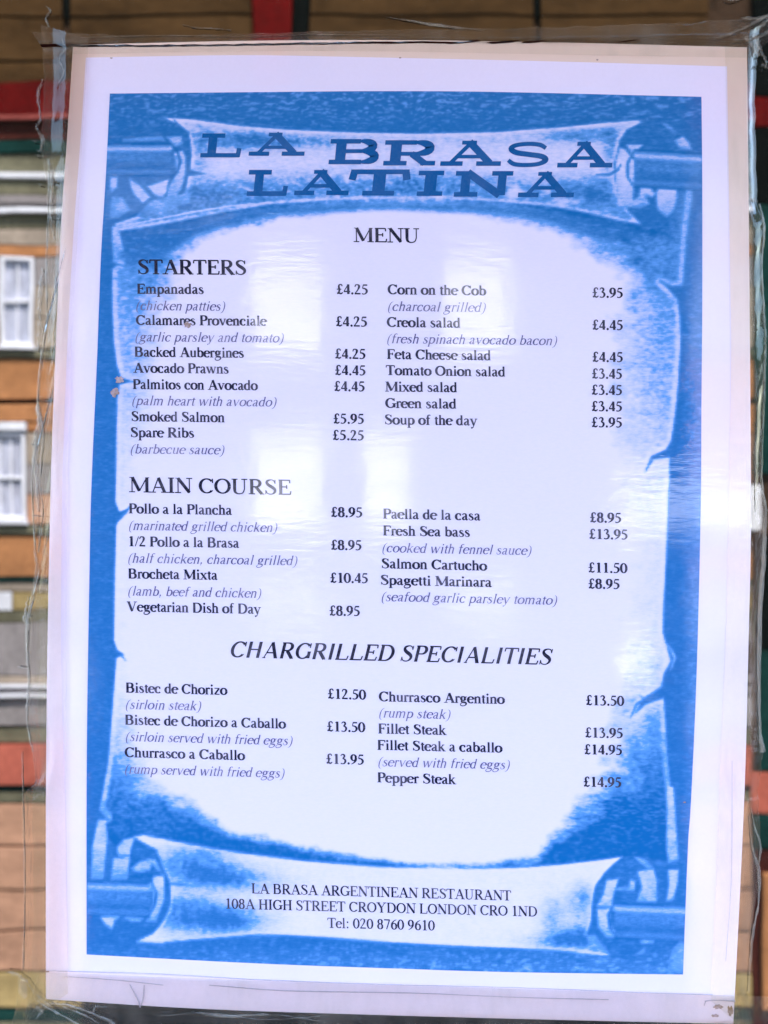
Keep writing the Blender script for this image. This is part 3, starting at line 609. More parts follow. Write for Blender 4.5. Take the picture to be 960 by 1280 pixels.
# ------------------------------------------------------------------ a serif alphabet built from strokes
T_, t_n = 118, 50
def G_(adv, *items): return adv, items
def st(x, a, b, w=None): return ('l', x, a, x, b, w or T_)
def ln(x0, y0, x1, y1, w=None): return ('l', x0, y0, x1, y1, w or t_n)
def sf(x, y, hw=95): return ('s', x, y, hw)
def hb(x0, x1, y, w=None): return ('l', x0, y, x1, y, w or t_n)
def ar(cx, cy, rx, ry, a0=0, a1=360): return ('e', cx, cy, rx, ry, a0, a1)
def pp(*p): return ('p', p)
def dt(x, y, r=56): return ('d', x, y, r)
def fl(x, y): return ('l', x-75, y-38, x+5, y-12, 34)
C_arc = (ar(365, 331, 275, 312, 42, 318), ln(605, 655, 605, 460), ln(560, 90, 620, 140, 34))
FONT = {
 'A': G_(722, ln(115,10,352,660,46), ln(352,660,610,10,T_), hb(200,480,225), sf(115,12,95), sf(610,12,110)),
 'B': G_(667, st(150,0,662), hb(60,350,645), hb(150,370,350), hb(60,370,17), ar(340,497,160,148,-90,90), ar(365,184,185,167,-90,90)),
 'C': G_(667, *C_arc),
 'D': G_(722, st(150,0,662), hb(60,345,645), hb(60,345,17), ar(340,331,285,314,-90,90)),
 'E': G_(611, st(150,0,662), hb(60,530,643), hb(150,400,345), hb(60,560,19), ln(525,650,535,510), ln(402,430,402,260), ln(550,5,575,160)),
 'F': G_(556, st(150,0,662), hb(60,520,643), hb(150,400,345), sf(150,12), ln(520,650,528,510), ln(402,430,402,260)),
 'G': G_(722, *C_arc[:2], st(605,30,290), sf(605,295,110)),
 'H': G_(722, st(155,0,662), st(568,0,662), hb(155,568,345), sf(155,12), sf(155,650), sf(568,12), sf(568,650)),
 'I': G_(333, st(166,0,662), sf(166,12), sf(166,650)),
 'L': G_(611, st(150,0,662), hb(60,550,19), sf(150,650), ln(548,5,580,175)),
 'M': G_(889, ln(125,10,125,650,42), st(752,0,662), ln(140,662,432,50,T_), ln(432,50,752,655,42), sf(125,12,95), sf(752,12,105), hb(20,160,650,26), hb(740,860,650,26)),
 'N': G_(722, ln(122,10,122,640,42), ln(120,655,598,20,T_+6), ln(600,0,600,650,42), sf(122,12), sf(600,650), hb(15,130,650,26)),
 'O': G_(722, ar(361,331,285,312)),
 'P': G_(556, st(150,0,662), hb(60,330,645), hb(150,330,322), ar(325,483,175,161,-90,90), sf(150,12,105)),
 'R': G_(667, st(150,0,662), hb(60,330,645), hb(150,330,330), ar(325,487,175,157,-90,90), sf(150,12,100), ln(320,325,575,10,T_), sf(600,12,60)),
 'S': G_(556, pp((462,500,34),(410,610,40),(290,648,46),(150,600,86),(122,510,104),(200,410,118),(360,310,124),(456,215,108),(450,110,92),(370,30,52),(260,10,42),(140,50,38),(80,170,32)), ln(468,655,468,480,34), ln(75,5,75,190,34)),
 'T': G_(611, st(305,0,662), hb(30,580,643), ln(34,650,22,505), ln(577,650,590,505), sf(305,12,105)),
 'U': G_(722, st(150,200,662), pp((150,210,T_),(170,90,T_*.85),(260,16,62),(380,8,48),(500,60,46),(562,210,42)), ln(563,200,563,650,42), sf(150,650), sf(563,650)),
 'V': G_(722, ln(112,655,370,0,T_), ln(370,0,602,655,44), sf(112,650), sf(602,650,90)),
 'Y': G_(722, ln(115,655,358,300,T_), ln(600,655,358,300,44), st(358,0,310), sf(115,650), sf(600,650,90), sf(358,12)),
 'a': G_(444, pp((68,345,64),(110,420,48),(200,440,46),(285,395,80),(300,310,98)), st(300,60,320,96), pp((300,262,34),(150,210,62),(80,110,98),(130,28,64),(215,35,40),(300,95,34)), pp((300,70,86),(335,14,56),(430,45,30))),
 'b': G_(500, st(115,10,683,92), fl(115,683), ar(262,225,165,208,-130,130)),
 'c': G_(444, ar(245,225,180,212,48,318), dt(362,345,44)),
 'd': G_(500, st(372,10,683,92), fl(372,683), ar(235,225,165,208,50,310), hb(372,470,18,30)),
 'e': G_(444, ar(238,225,182,212,8,318), hb(70,410,262,38)),
 'f': G_(333, st(140,10,560,92), pp((140,555,92),(165,635,66),(240,668,46),(325,635,66)), hb(28,285,440), sf(140,12,85)),
 'g': G_(500, ar(225,305,125,132), ln(330,410,470,425,44), pp((155,175,36),(90,118,52),(180,60,84),(370,32,92),(425,-60,80),(330,-168,48),(170,-200,48),(50,-150,54),(48,-60,42),(150,20,36))),
 'h': G_(500, st(112,0,683,92), fl(112,683), pp((112,330,34),(200,420,60),(300,430,74),(366,370,90),(372,300,92)), st(372,0,310,92), sf(112,12,85), sf(372,12,85)),
 'i': G_(278, st(140,0,450,92), fl(140,455), sf(140,12,85), dt(135,612)),
 'k': G_(500, st(112,0,683,92), fl(112,683), ln(130,190,370,430), ln(215,270,415,10,88), sf(112,12,85), sf(430,12,75), hb(290,450,438,28)),
 'l': G_(278, st(140,0,683,92), fl(140,683), sf(140,12,85)),
 'm': G_(778, st(112,0,450,92), fl(112,455), pp((112,330,34),(190,420,60),(290,430,74),(350,370,90),(354,300,92)), st(354,0,310,92), pp((354,330,34),(460,420,60),(560,430,74),(626,370,90),(632,300,92)), st(632,0,310,92), sf(112,12,80), sf(354,12,70), sf(632,12,85)),
 'n': G_(500, st(112,0,450,92), fl(112,455), pp((112,330,34),(200,420,60),(300,430,74),(366,370,90),(372,300,92)), st(372,0,310,92), sf(112,12,85), sf(372,12,85)),
 'o': G_(500, ar(250,225,190,212)),
 'p': G_(500, st(112,-217,450,92), fl(112,455), ar(262,225,165,208,-130,130), sf(112,-206,85)),
 'r': G_(333, st(112,0,450,92), fl(112,455), pp((112,320,34),(190,410,60),(280,425,70)), dt(290,405,46), sf(112,12,85)),
 's': G_(389, pp((305,345,32),(260,415,38),(180,436,42),(98,385,72),(103,310,88),(200,240,98),(298,160,92),(300,75,78),(230,16,42),(130,12,38),(66,60,34),(48,150,30))),
 't': G_(278, st(130,70,560,90), hb(20,262,435), pp((130,85,90),(160,20,66),(272,48,30))),
 'u': G_(500, st(112,120,450,92), pp((112,130,92),(160,36,64),(260,26,46),(372,105,34)), st(376,0,450,92), fl(112,455), fl(376,455), hb(376,470,16,30)),
 'v': G_(500, ln(80,440,260,0,92), ln(260,0,415,440,42), sf(80,438,75), sf(415,438,65)),
 'w': G_(722, ln(70,440,230,0,92), ln(230,0,355,440,40), ln(345,440,505,0,92), ln(505,0,645,440,40), sf(70,438,70), sf(340,438,70), sf(645,438,60)),
 'x': G_(500, ln(85,440,410,10,94), ln(400,440,80,10,42), sf(90,438,75), sf(400,438,70), sf(80,12,70), sf(410,12,75)),
 'y': G_(500, ln(80,440,260,0,92), ln(415,440,190,-170,42), dt(120,-172,46), sf(80,438,75), sf(415,438,65)),
 'z': G_(444, hb(45,395,428,44), hb(40,400,20,44), ln(375,430,65,18,82)),
 '0': G_(500, ar(250,331,185,318)), '1': G_(500, st(265,0,676), ln(130,585,265,665,46), sf(265,12,110)),
 '2': G_(500, pp((62,490,44),(110,620,60),(225,655,56),(335,600,96),(348,490,106),(260,300,66),(60,40,44)), hb(35,450,38,76)),
 '3': G_(500, pp((70,550,44),(170,652,54),(310,615,86),(325,500,90),(200,372,42)), pp((200,372,42),(345,320,84),(398,200,106),(330,60,76),(200,10,50),(60,45,66))),
 '4': G_(500, st(345,0,670), ln(340,660,40,185,46), hb(20,470,178,66)),
 '5': G_(500, hb(140,430,632,72), ln(150,640,95,400,46), pp((95,395,54),(230,395,66),(365,300,100),(382,180,106),(300,55,66),(160,10,50),(50,50,66))),
 '6': G_(500, ar(262,210,165,200), pp((440,665,28),(250,560,66),(115,400,96),(88,220,104),(110,120,84))),
 '7': G_(500, hb(35,455,628,74), ln(435,630,215,0,72)),
 '8': G_(500, ar(250,500,135,150), ar(250,180,162,170)),
 '9': G_(500, ar(240,452,160,200), pp((60,0,28),(240,100,66),(380,260,96),(412,430,104))),
 '£': G_(500, pp((418,530,56),(380,632,60),(285,655,54),(195,585,84),(190,450,96),(220,300,96),(190,130,86),(95,40,56)), hb(40,360,330,46), pp((55,42,78),(200,62,76),(330,26,76),(465,110,44))),
 '.': G_(250, dt(125,48,60)), ',': G_(250, dt(120,48,58), ln(140,30,90,-120,40)), ':': G_(278, dt(139,48,58), dt(139,400,58)),
 '/': G_(278, ln(20,-10,262,670,44)), '1/': G_(0),
 '(': G_(333, pp((290,668,22),(150,530,54),(98,235,78),(150,-60,54),(290,-180,22))),
 ')': G_(333, pp((43,668,22),(183,530,54),(235,235,78),(183,-60,54),(43,-180,22))),
 ' ': G_(250),
}
def strip(pts, ws):
    """ribbon polygon quads along pts with widths ws"""
    pts = np.array(pts, float); ws = np.array(ws, float)
    d = np.gradient(pts, axis=0); d /= (np.linalg.norm(d, axis=1)[:, None] + 1e-9)
    nrm = np.stack([-d[:, 1], d[:, 0]], 1)
    A = pts + nrm*ws[:, None]/2; B = pts - nrm*ws[:, None]/2
    return [[tuple(B[i]), tuple(B[i+1]), tuple(A[i+1]), tuple(A[i])] for i in range(len(pts)-1)]
def glyph_polys(ch, italic=False, heavy=1.0):
    adv, items = FONT[ch]; out = []   # list of groups (each group one stroke -> one depth)
    k = heavy*(0.86 if italic else 1.0)
    for it in items:
        ty = it[0]
        if ty == 'l':
            _, x0, y0, x1, y1, w_ = it; out.append(strip([(x0, y0), (x1, y1)], [w_*k, w_*k]))
        elif ty == 's':
            _, x, y, hw = it
            hw = hw*0.7 if italic else hw*1.28 + 6
            h_ = 19 if italic else 24
            g1 = [[(x-hw, y-h_), (x+hw, y-h_), (x+hw, y+h_), (x-hw, y+h_)]]
            out.append(g1)
        elif ty == 'e':
            _, cx, cy, rx, ry, a0, a1 = it; n = 22 if abs(a1-a0) > 200 else 14
            aa = np.radians(np.linspace(a0, a1, n)); p = np.stack([cx+rx*np.cos(aa), cy+ry*np.sin(aa)], 1)
            ws = (t_n + (T_*1.04-t_n)*np.abs(np.cos(aa))**1.5)*k
            out.append(strip(p, ws))
        elif ty == 'p':
            a = np.array(it[1], float); c = smooth_curve(a, 5*len(a)); out.append(strip(c[:, :2], c[:, 2]*k))
        elif ty == 'd':
            _, x, y, r = it; aa = np.linspace(0, 2*math.pi, 9)[:-1]
            out.append([[(x+r*k*math.cos(q), y+r*k*math.sin(q)) for q in aa]])
    if italic:
        out = [[[(x + 0.27*y, y) for x, y in poly] for poly in gr] for gr in out]
    return adv, out
INK_D = 0.00172
def text_obj(name, text, xL, xR, yL, yR, size, mat, italic=False, heavy=1.0, label=None, parent=None):
    """one printed line: set in the serif alphabet, fitted between xL and xR, baseline yL -> yR"""
    pen = 0; parts = []
    for ch in text:
        adv, gl_ = glyph_polys(ch, italic, heavy)
        parts.append((pen, gl_)); pen += adv
    inset = 30
    tot = pen - 2*inset; sx = (xR-xL)/tot; sy = size/1000.0
    V, Fc = [], []
    rot = (yR-yL)/(xR-xL)
    for off, gl_ in parts:
        for gi, gr in enumerate(gl_):
            d = INK_D + gi*0.000012
            for poly in gr:
                n = len(V)
                for (x, y) in poly:
                    px_ = xL + (off + x - inset)*sx; py_ = yL + (px_-xL)*rot - y*sy
                    V.append(P(px_ + 0.015*(py_-yL) , py_, d))
                Fc.append(tuple(range(n, n+len(poly))))
    o = mesh_obj(name, V, Fc, mat, parent or sheet)
    o['label'] = label or ('printed words "%s"' % text if len(text) > 6 else 'printed figures "%s"' % text)
    return o
REG, ITA = 18.2, 17.6
lines = [
 # left column
 ('Empanadas','r',172,255,367.5,368),('(chicken patties)','i',170,281,388,389),('Calamares Provenciale','r',171,333,406.5,407.5),
 ('(garlic parsley and tomato)','i',169,354,427,428.5),('Backed Aubergines','r',169,305,446,447.5),('Avocado Prawns','r',168,286,466,467.3),
 ('Palmitos con Avocado','r',167,322,486.5,488),('(palm heart with avocado)','i',165,345,506.5,508.5),('Smoked Salmon','r',165,281,526.5,528),
 ('Spare Ribs','r',164,243,546.5,547.2),('(barbecue sauce)','i',163,280,567,568.2),
 ('£4.25','r',421,460,368,368.5),('£4.25','r',420,459,408.2,408.7),('£4.25','r',419,457,448.5,449),('£4.45','r',419,457,469,469.5),('£4.45','r',418,456,489,489.5),
 ('£5.95','r',417,455,529.5,530),('£5.25','r',416,455,550,550.5),
 # right column
 ('Corn on the Cob','r',485,607,368.2,369.8),('(charcoal grilled)','i',484,606,389,390.5),('Creola salad','r',484,575,409,410),
 ('(fresh spinach avocado bacon)','i',483,695,429.3,432),('Feta Cheese salad','r',484,613,449,450.7),('Tomato Onion salad','r',483,631,469,471),
 ('Mixed salad','r',482,571,489.5,490.5),('Green salad','r',482,570,510,511),('Soup of the day','r',481,596,530.5,532),
 ('£3.95','r',740,778,372.3,372.8),('£4.45','r',740,778,412.5,413),('£4.45','r',740,778,452.5,453),('£3.45','r',739.5,777,473.3,473.8),
 ('£3.45','r',739,777,493.5,494),('£3.45','r',739,777,514,514.5),('£3.95','r',739,777,534,534.5),
 # main course
 ('Pollo a la Plancha','r',162,290,641.5,643.5),('(marinated grilled chicken)','i',161,346,662.3,665),('1/2 Pollo a la Brasa','r',161,299,682.5,684.5),
 ('(half chicken, charcoal grilled)','i',160,371,703,706.5),('Brocheta Mixta','r',161,272,722.7,724.5),('(lamb, beef and chicken)','i',160,326,744,747),
 ('Vegetarian Dish of Day','r',160,326,763.7,767),
 ('£8.95','r',414,453,646,646.6),('£8.95','r',414,452,687,687.6),('£10.45','r',413,460,728,728.7),('£8.95','r',412,450,769,769.6),
 ('Paella de la casa','r',479,600,648,650.5),('Fresh Sea bass','r',479,587,669,671),('(cooked with fennel sauce)','i',477,663,690,693.7),
 ('Salmon Cartucho','r',477,608,710,713),('Spagetti Marinara','r',476,614,730.5,733.5),('(seafood garlic parsley tomato)','i',476,695,751,755.7),
 ('£8.95','r',737,776,652.7,653.5),('£13.95','r',736,784,673.3,674.3),('£11.50','r',735,783,715.2,716.2),('£8.95','r',735,774,735.3,736),
 # chargrilled
 ('Bistec de Chorizo','r',158,284,865,868),('(sirloin steak)','i',157,251,885.5,887.5),('Bistec de Chorizo a Caballo','r',157,357,905,910),
 ('(sirloin served with fried eggs)','i',157,365,925.5,931),('Churrasco a Caballo','r',157,306,945.5,949.5),('(rump served with fried eggs)','i',156,355,966,971.5),
 ('£12.50','r',410,457,872.6,874),('£13.50','r',409,456,913.3,914.6),('£13.95','r',408,455,953.7,955),
 ('Churrasco Argentino','r',474,630,876,879.3),('(rump steak)','i',473,562,896,898.2),('Fillet Steak','r',473,557,916,918),
 ('Fillet Steak a caballo','r',472,627,936.5,940),('(served with fried eggs)','i',472,636,957,961),('Pepper Steak','r',472,569,977,979.5),
 ('£13.50','r',732,779,880.7,881.7),('£13.95','r',731,778,921,922),('£14.95','r',730,777,942,943),('£14.95','r',729,776,982.4,983.4),
]
for (tx, sty, a, b_, c, d) in lines:
    if sty == 'r': text_obj('price' if tx[0] == '£' else 'dish_name', tx, a, b_, c, d, REG, M['ink_price'] if tx[0] == '£' else M['ink'], heavy=1.45 if tx[0] == '£' else 1.42)
    else: text_obj('dish_description', tx, a, b_, c, d, ITA, M['ink_italic'], italic=True, heavy=1.1)
text_obj('heading', 'MENU', 443, 524, 303, 304, 26.5, M['ink_heading'], heavy=1.15)
text_obj('heading', 'STARTERS', 173, 308, 343, 344, 27, M['ink_heading'], heavy=1.25)
text_obj('heading', 'MAIN COURSE', 163, 364, 615, 618.5, 28, M['ink_heading'], heavy=1.12)
text_obj('heading', 'CHARGRILLED SPECIALITIES', 287, 687, 821, 830.5, 30, M['ink_heading'], italic=True, heavy=1.3)
text_obj('address_line', 'LA BRASA ARGENTINEAN RESTAURANT', 315, 638, 1115.5, 1124.5, 18.6, M['ink'], heavy=1.12)
text_obj('address_line', '108A HIGH STREET CROYDON LONDON CRO 1ND', 282, 671, 1134.5, 1144.5, 18.6, M['ink'], heavy=1.12)
text_obj('address_line', 'Tel: 020 8760 9610', 410, 543, 1158.5, 1162, 18.6, M['ink'], heavy=1.12)

# ---- title: wide slab letters, each one a piece of its own -----------------------------------
TT = {  # in a box 0..100 wide, 0..100 high
 'L': [('l',30,0,30,100,17),('l',4,93,58,93,14),('l',4,7,96,7,14),('l',92,0,94,38,9)],
 'A': [('l',18,8,50,97,11),('l',46,97,82,8,19),('l',28,36,68,36,11),('l',2,7,38,7,14),('l',60,7,100,7,14),('l',34,94,58,94,12)],
 'B': [('l',24,0,24,100,17),('l',2,93,62,93,14),('l',24,52,66,52,12),('l',2,7,66,7,14),('c',62,73,25,21,-90,90),('c',66,29,26,22,-90,90)],
 'R': [('l',24,0,24,100,17),('l',2,93,62,93,14),('l',24,46,62,46,12),('l',2,7,46,7,14),('c',60,70,28,24,-90,90),('l',54,46,80,6,17),('l',72,7,100,7,14)],
 'S': [('p',(88,76,12),(74,90,14),(48,94,14),(22,88,14),(12,74,16),(24,58,17),(52,50,17),(80,42,17),(90,27,17),(76,11,14),(48,6,14),(22,10,14),(8,26,12))],
 'T': [('l',50,0,50,92,17),('l',2,93,98,93,14),('l',5,60,8,96,10),('l',95,60,92,96,10),('l',24,7,76,7,14)],
 'I': [('l',50,5,50,95,34),('l',6,93,94,93,14),('l',6,7,94,7,14)],
 'N': [('l',20,0,20,92,13),('l',22,97,80,4,20),('l',82,4,82,95,12),('l',2,93,26,93,14),('l',64,93,100,93,14),('l',2,7,42,7,14)],
}
def title_letter(ch, x0, x1, y0, y1, lean=0.10):
    V, Fc = [], []; wpx = x1-x0; hpx = y1-y0
    for gi, it in enumerate(TT[ch]):
        if it[0] == 'l':
            pts = [(it[1]*wpx/100, it[2]*hpx/100), (it[3]*wpx/100, it[4]*hpx/100)]
            vert = abs(it[3]-it[1])*wpx < abs(it[4]-it[2])*hpx*2.5
            vert = abs(it[3]-it[1]) < 8 and abs(it[4]-it[2]) > 8
            diag = abs(it[3]-it[1]) >= 8 and abs(it[4]-it[2]) > 20
            w_ = it[5]*(wpx/100 if vert else hpx/100)*(1.55 if diag else (1.2 if vert else 1.35)); ws = [w_, w_]
            polys = strip(pts, ws)
        elif it[0] == 'c':
            aa = np.radians(np.linspace(it[5], it[6], 14)); p = np.stack([(it[1]+it[3]*np.cos(aa))*wpx/100, (it[2]+it[4]*np.sin(aa))*hpx/100], 1)
            ws = 0.12*hpx + (0.17*wpx-0.12*hpx)*np.abs(np.cos(aa)); polys = strip(p, ws)
        else:
            a = np.array(it[1:], float); c = smooth_curve(a, 5*len(a)); p = c[:, :2]*np.array([wpx/100, hpx/100])
            dd = np.gradient(p, axis=0); fr = np.abs(dd[:, 1])/(np.hypot(dd[:, 0], dd[:, 1])+1e-9)
            polys = strip(p, c[:, 2]/100*(hpx*(1-fr)+wpx*0.6*fr)*1.25)
        for poly in polys:
            n = len(V)
            for x, y in poly: V.append(P(x0 + x + lean*(y-hpx/2), y1-y, INK_D + gi*0.00002))
            Fc.append(tuple(range(n, n+4)))
    o = mesh_obj('title_letter', V, Fc, M['ink_title'], sheet); return o
for ch, a, b_, c, d in [('L',250,303,168.5,197),('A',311,382,167.5,195),
                        ('B',411,474,175.5,205.5),('R',479,545,177,207),('A',550,627,177.5,207.5),('S',631,688,179,209),('A',696,766,179,209.5),
                        ('L',308,361,214,245),('A',368,437,214,244),('T',436,512,213.5,244.5),('I',520,556,215,245),('N',567,640,215.5,246),('A',647,718,216.5,246.5)]:
    title_letter(ch, a, b_, c, d)

# ---- glue spots and creases in the film ----------------------------------------------------
def spot(x, y, rx, ry, seed, name='glue_spot', mat='glue'):
    r = random.Random(seed); V = []; n = 18
    for i in range(n):
        a = 2*math.pi*i/n; k_ = r.uniform(0.65, 1.25); V.append(P(x+rx*k_*math.cos(a), y+ry*k_*math.sin(a), 0.00192))
    return mesh_obj(name, V, [tuple(range(n))[::-1]], M[mat], sheet)
spot(150, 475, 5.5, 4.5, 1); spot(144, 491, 5, 5.5, 2); spot(235, 407, 4.5, 4, 3)
spot(897, 1257, 7, 3, 9); spot(912, 1262, 4, 6, 10); spot(60, 1213, 2.5, 1.5, 12); spot(893, 1268, 5, 2, 14)
for (x, y) in ((140, 74), (500, 73.5), (855, 1002), (746, 76)): spot(x, y, 1.6, 1.0, int(x))
def ribbon(name, pts, ws, d, mat, parent, jit=0.0):
    c = smooth_curve([(a, b_) for a, b_ in pts], 6*len(pts)); wv = np.interp(np.linspace(0, 1, len(c)), np.linspace(0, 1, len(ws)), ws)
    V, Fc = [], []; r = random.Random(int(pts[0][0]*7+pts[0][1]))
    dd = np.gradient(c, axis=0); dd /= np.linalg.norm(dd, axis=1)[:, None]+1e-9
    for i in range(len(c)):
        nx, ny = -dd[i, 1], dd[i, 0]; j1 = r.uniform(-jit, jit); j2 = r.uniform(-jit, jit); w_ = wv[i]/2
        V.append(P(c[i, 0]+nx*(w_+j1), c[i, 1]+ny*(w_+j1), d)); V.append(P(c[i, 0], c[i, 1], d+0.0003)); V.append(P(c[i, 0]-nx*(w_+j2), c[i, 1]-ny*(w_+j2), d))
    for i in range(len(c)-1):
        for k_ in (0, 1): a = 3*i+k_; Fc.append((a, a+3, a+4, a+1))
    return mesh_obj(name, V, Fc, mat, parent)
for pts, ws in [([(60,1212),(200,1216),(320,1223),(480,1229),(640,1233),(800,1239),(890,1242)], [0.8, 1.0, 0.6, 1.0]),
                ([(80,1219),(150,1224),(205,1230)], [0.4, 0.9, 0.8]), ([(262,1230),(360,1237),(520,1240),(640,1245),(760,1248)], [0.9, 1.3, 0.5, 0.9]),
                ([(163,1229),(168,1238),(174,1250),(176,1258)], [1.0, 2.0, 1.2]), ([(181,1230),(180,1244),(177,1256)], [1.0, 1.5, 0.8]),
                ([(880,1250),(888,1249),(900,1249),(918,1250)], [1.6, 0.8, 2.0]), ([(881,1250),(879,1256)], [1.2, 0.8]),
                ([(914,950),(914,1000),(913,1100),(906,1200)], [0.4, 0.7, 0.4])]:
    ribbon('film_crease', pts, ws, 0.0020, M['crease'], menu)

# ------------------------------------------------------------------ clear tape strips
def tape(label, A, B, n, over, seed, mat='tape'):
    """film between two edges A (over the card) and B (ragged, stuck to the glass); over(t) = share of width lying on the card"""
    t0 = empty('tape_strip', (0, 0, ZC)); tag(t0, label, 'tape', 'clear tape strips holding the menu')
    a = smooth_curve(A, n); b = smooth_curve(B, n); V, Fc = [], []; r = random.Random(seed); mseg = 16
    for i in range(n):
        bb = b[i] + np.array([r.uniform(-1.2, 1.2), r.uniform(-1.2, 1.2)])
        for k_ in range(mseg+1):
            f = k_/mseg; q = a[i]*(1-f) + bb*f
            d = 0.0024 if f <= over else 0.0024 + (0.0006-0.0024)*min(1, (f-over)/0.25)
            V.append(P(q[0], q[1], d + r.uniform(0, 0.00003)))
    for i in range(n-1):
        for k_ in range(mseg):
            x = i*(mseg+1)+k_; Fc.append((x, x+1, x+mseg+2, x+mseg+1))
    o = mesh_obj('film', V, Fc, M[mat], t0)
    for p_ in o.data.polygons: p_.use_smooth = True
    return t0, a, b
LT, a, b = tape('clear tape along the left edge of the menu, rough outer edge',
     [(112,50),(104,180),(98,300),(90,450),(86,600),(84,800),(84,1000),(86,1240)],
     [(52,30),(55,110),(52,185),(60,260),(57,400),(51,430),(46,500),(49,545),(40,600),(43,680),(45,720),(38,760),(33,790),(36,850),(34,900),(40,935),(43,980),(28,1000),(30,1100),(28,1200),(14,1290)], 120, 0.50, 1)
ribbon('ragged_edge', [(54,100),(48,120),(50,150),(46,160),(54,175),(50,190)], [1.5,4,2,4,3,5,2], 0.0014, M['fold'], LT, 0.9)
ribbon('ragged_edge', [(61,200),(60,260),(58,330),(58,400),(53,440),(47,500),(50,540)], [1.2,1,2,1,3,2,3], 0.0012, M['fold'], LT, 0.6)
ribbon('ragged_edge', [(46,545),(40,600),(43,680),(47,715),(38,760),(33,790),(36,850),(34,900),(41,940)], [3,1.2,2,7,3,1.6,4,2,1.2], 0.0012, M['fold'], LT, 0.6)
ribbon('ragged_edge', [(28,940),(29,1000),(31,1100),(29,1212)], [1.2,1,1.6,1], 0.0012, M['fold'], LT, 0.3)
ribbon('wrinkle', [(68,345),(70,380),(66,440),(67,455)], [1,3,2,1], 0.0029, M['fold'], LT, 0.6)
for q_, (pts, ws) in enumerate([([(54,335),(52,360),(50,385),(51,420),(48,440)], [2,8,5,9,3]), ([(47,505),(50,530),(45,560),(46,600),(48,640)], [3,7,9,5,3]), ([(36,745),(33,770),(35,800),(34,830)], [2,6,4,2]),
                 ([(62,205),(66,230),(64,262),(68,300)], [2,5,4,2])]): ribbon('crumpled_film', pts, ws, 0.0020, M['fold'], LT, 1.8)
ribbon('wrinkle', [(50,515),(54,545),(50,600),(53,640),(47,690)], [2,3,1,2,1], 0.0016, M['fold'], LT, 0.6)
for (x, y, l_) in ((46,178,5),(50,190,3),(49,196,3),(70,274,6),(66,228,4),(43,556,6),(36,770,4),(29,834,5),(46,645,5),(52,232,3)):
    ribbon('glint', [(x-l_, y-1), (x, y), (x+l_, y+0.6)], [0.6, 2.6, 0.6], 0.0029, M['fold'], LT, 0.5)
RT, a, b = tape('clear tape along the right edge of the menu, rough outer edge',
     [(905,60),(908,240),(911,460),(910,660),(905,800),(899,960),(894,1100),(888,1250)],
     [(950,30),(945,100),(944,160),(946,250),(955,280),(953,330),(954,400),(957,440),(955,500),(952,590),(958,640),(956,700),(949,780),(949,900),(953,940),(948,990),(950,1040),(949,1100),(940,1160),(935,1240),(948,1300)], 120, 0.72, 2)
ribbon('ragged_edge', [(948,255),(955,285),(952,330),(955,400),(957,440),(955,500),(952,590),(957,640)], [2,3,1,3,1,2,1.4,4], 0.0012, M['fold'], RT, 0.5)
ribbon('ragged_edge', [(956,640),(954,700),(949,780),(949,900),(953,940)], [5,5,6,3,6], 0.0012, M['fold'], RT, 0.8)
ribbon('ragged_edge', [(936,1020),(940,1060),(948,1090),(947,1130),(940,1170),(935,1240)], [1,2,5,2,3,2], 0.0012, M['fold'], RT, 0.6)
ribbon('wrinkle', [(946,560),(945,580),(944,600),(945,640)], [1,3,1,2], 0.0012, M['fold'], RT, 0.5)
ribbon('wrinkle', [(938,1010),(943,1035),(950,1056),(948,1080)], [1,2,3,1], 0.0014, M['fold'], RT, 0.4)
ribbon('glint', [(936,250),(941,251),(946,253)], [1,5,1], 0.0020, M['fold'], RT, 0.3)
TP, a, b = tape('clear tape along the top edge of the menu, creased and dirty', [(60,70),(300,66),(480,66),(700,70),(940,74)], [(40,40),(200,44),(480,38),(700,34),(900,26),(990,20)], 90, 0.28, 3)
ribbon('wrinkle', [(483,22),(510,26),(545,32),(605,39)], [0.6,2.2,4,0.8], 0.0010, M['fold'], TP, 0.5)
ribbon('wrinkle', [(100,48),(200,45),(300,46),(400,44),(520,45)], [0.6,0.9,0.6,0.8,0.4], 0.0012, M['fold'], TP, 0.2)
ribbon('wrinkle', [(58,8),(63,14),(58,24),(62,34)], [1,3,2,2], 0.0010, M['fold'], TP, 0.8)
ribbon('wrinkle', [(78,50),(82,62),(74,75),(80,90),(72,108)], [1,3,1,3,1], 0.0012, M['fold'], TP, 0.9)
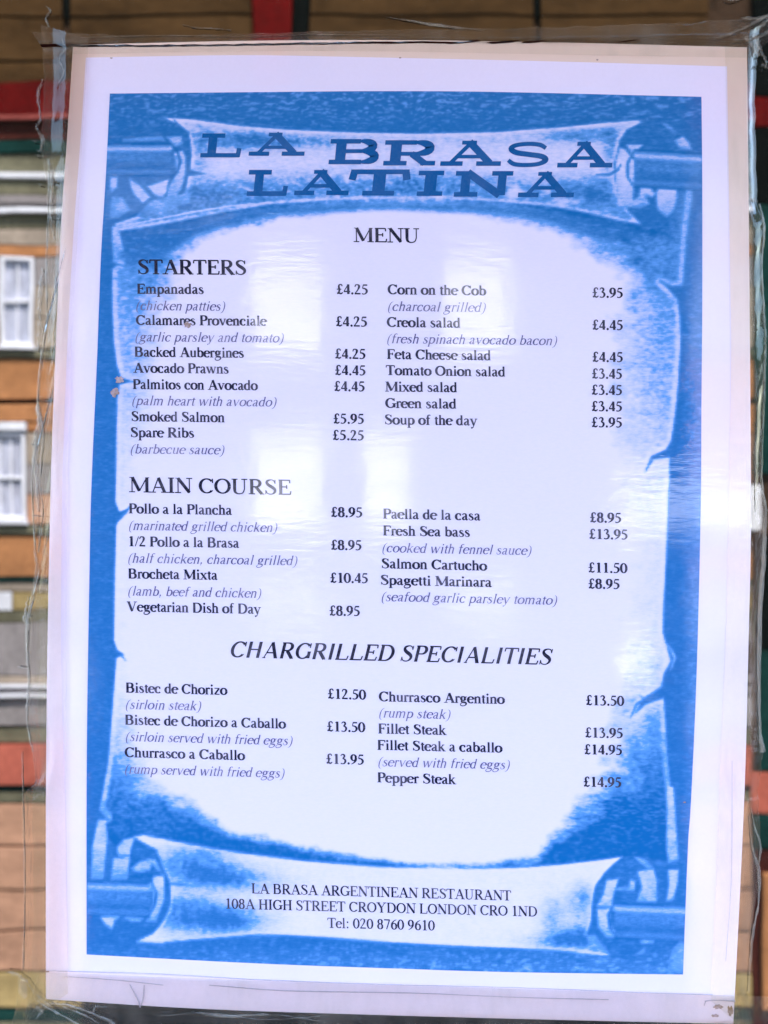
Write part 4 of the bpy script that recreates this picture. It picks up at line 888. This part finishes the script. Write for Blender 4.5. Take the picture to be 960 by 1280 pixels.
ribbon('wrinkle', [(228,31),(245,35),(262,36),(290,38)], [0.5,2,1,0.5], 0.0010, M['fold'], TP, 0.6)
CR = empty('tape_tangle', (0, 0, ZC)); tag(CR, 'crumpled loose tape end over the top right corner of the menu', 'tape')
for pts, ws in [([(891,50),(912,44),(935,34),(948,26),(960,20)], [1,3,2,4,2]), ([(925,24),(940,25),(958,24)], [2,4,3]), ([(944,40),(952,32),(964,22)], [2,4,2]),
                ([(940,44),(945,55),(950,66),(956,78),(954,88)], [4,6,4,3,1]), ([(930,48),(940,58),(948,72)], [6,10,4]), ([(905,0),(915,2),(930,-3)], [2,3,2]), ([(915,52),(940,50),(965,40)], [1,2,6]),
                ([(948,86),(953,83),(958,88)], [1,3,1])]:
    ribbon('fold', pts, ws, 0.0029, M['fold'], CR, 1.0)
BT, a, b = tape('clear tape along the bottom edge of the menu, wrinkled below the card', [(50,1213),(320,1224),(640,1234),(895,1242),(960,1244)], [(20,1300),(250,1306),(480,1300),(700,1306),(980,1300)], 90, 0.50, 4)
for pts, ws in [([(60,1252),(85,1254),(110,1262),(140,1275),(150,1285)], [1,3,2,4,1]), ([(80,1256),(110,1268),(135,1284)], [1,2,1]), ([(118,1262),(122,1256),(135,1257)], [1,3,1]),
                ([(200,1268),(260,1264),(330,1272),(400,1268)], [1,2,1,2]), ([(440,1275),(445,1268),(452,1276)], [1,2,1]), ([(240,1262),(280,1268),(340,1266),(400,1274)], [1,4,2,1])]:
    ribbon('wrinkle', pts, ws, 0.0030, M['fold'], BT, 0.8)
BL = empty('tape_tangle', (0, 0, ZC)); tag(BL, 'crumpled tape end sticking out at the bottom left corner of the menu', 'tape')
for pts, ws in [([(10,1213),(22,1216),(30,1222),(37,1226)], [2,5,4,2]), ([(28,1222),(30,1235),(33,1246)], [8,12,5]), ([(36,1226),(46,1240),(60,1252),(72,1262)], [1,2,2,1]),
                ([(43,1262),(48,1258),(53,1263),(46,1272)], [1,4,5,1]), ([(45,1245),(58,1256),(85,1270),(120,1290)], [1,3,2,2])]:
    ribbon('fold', pts, ws, 0.0030, M['fold'], BL, 0.9)
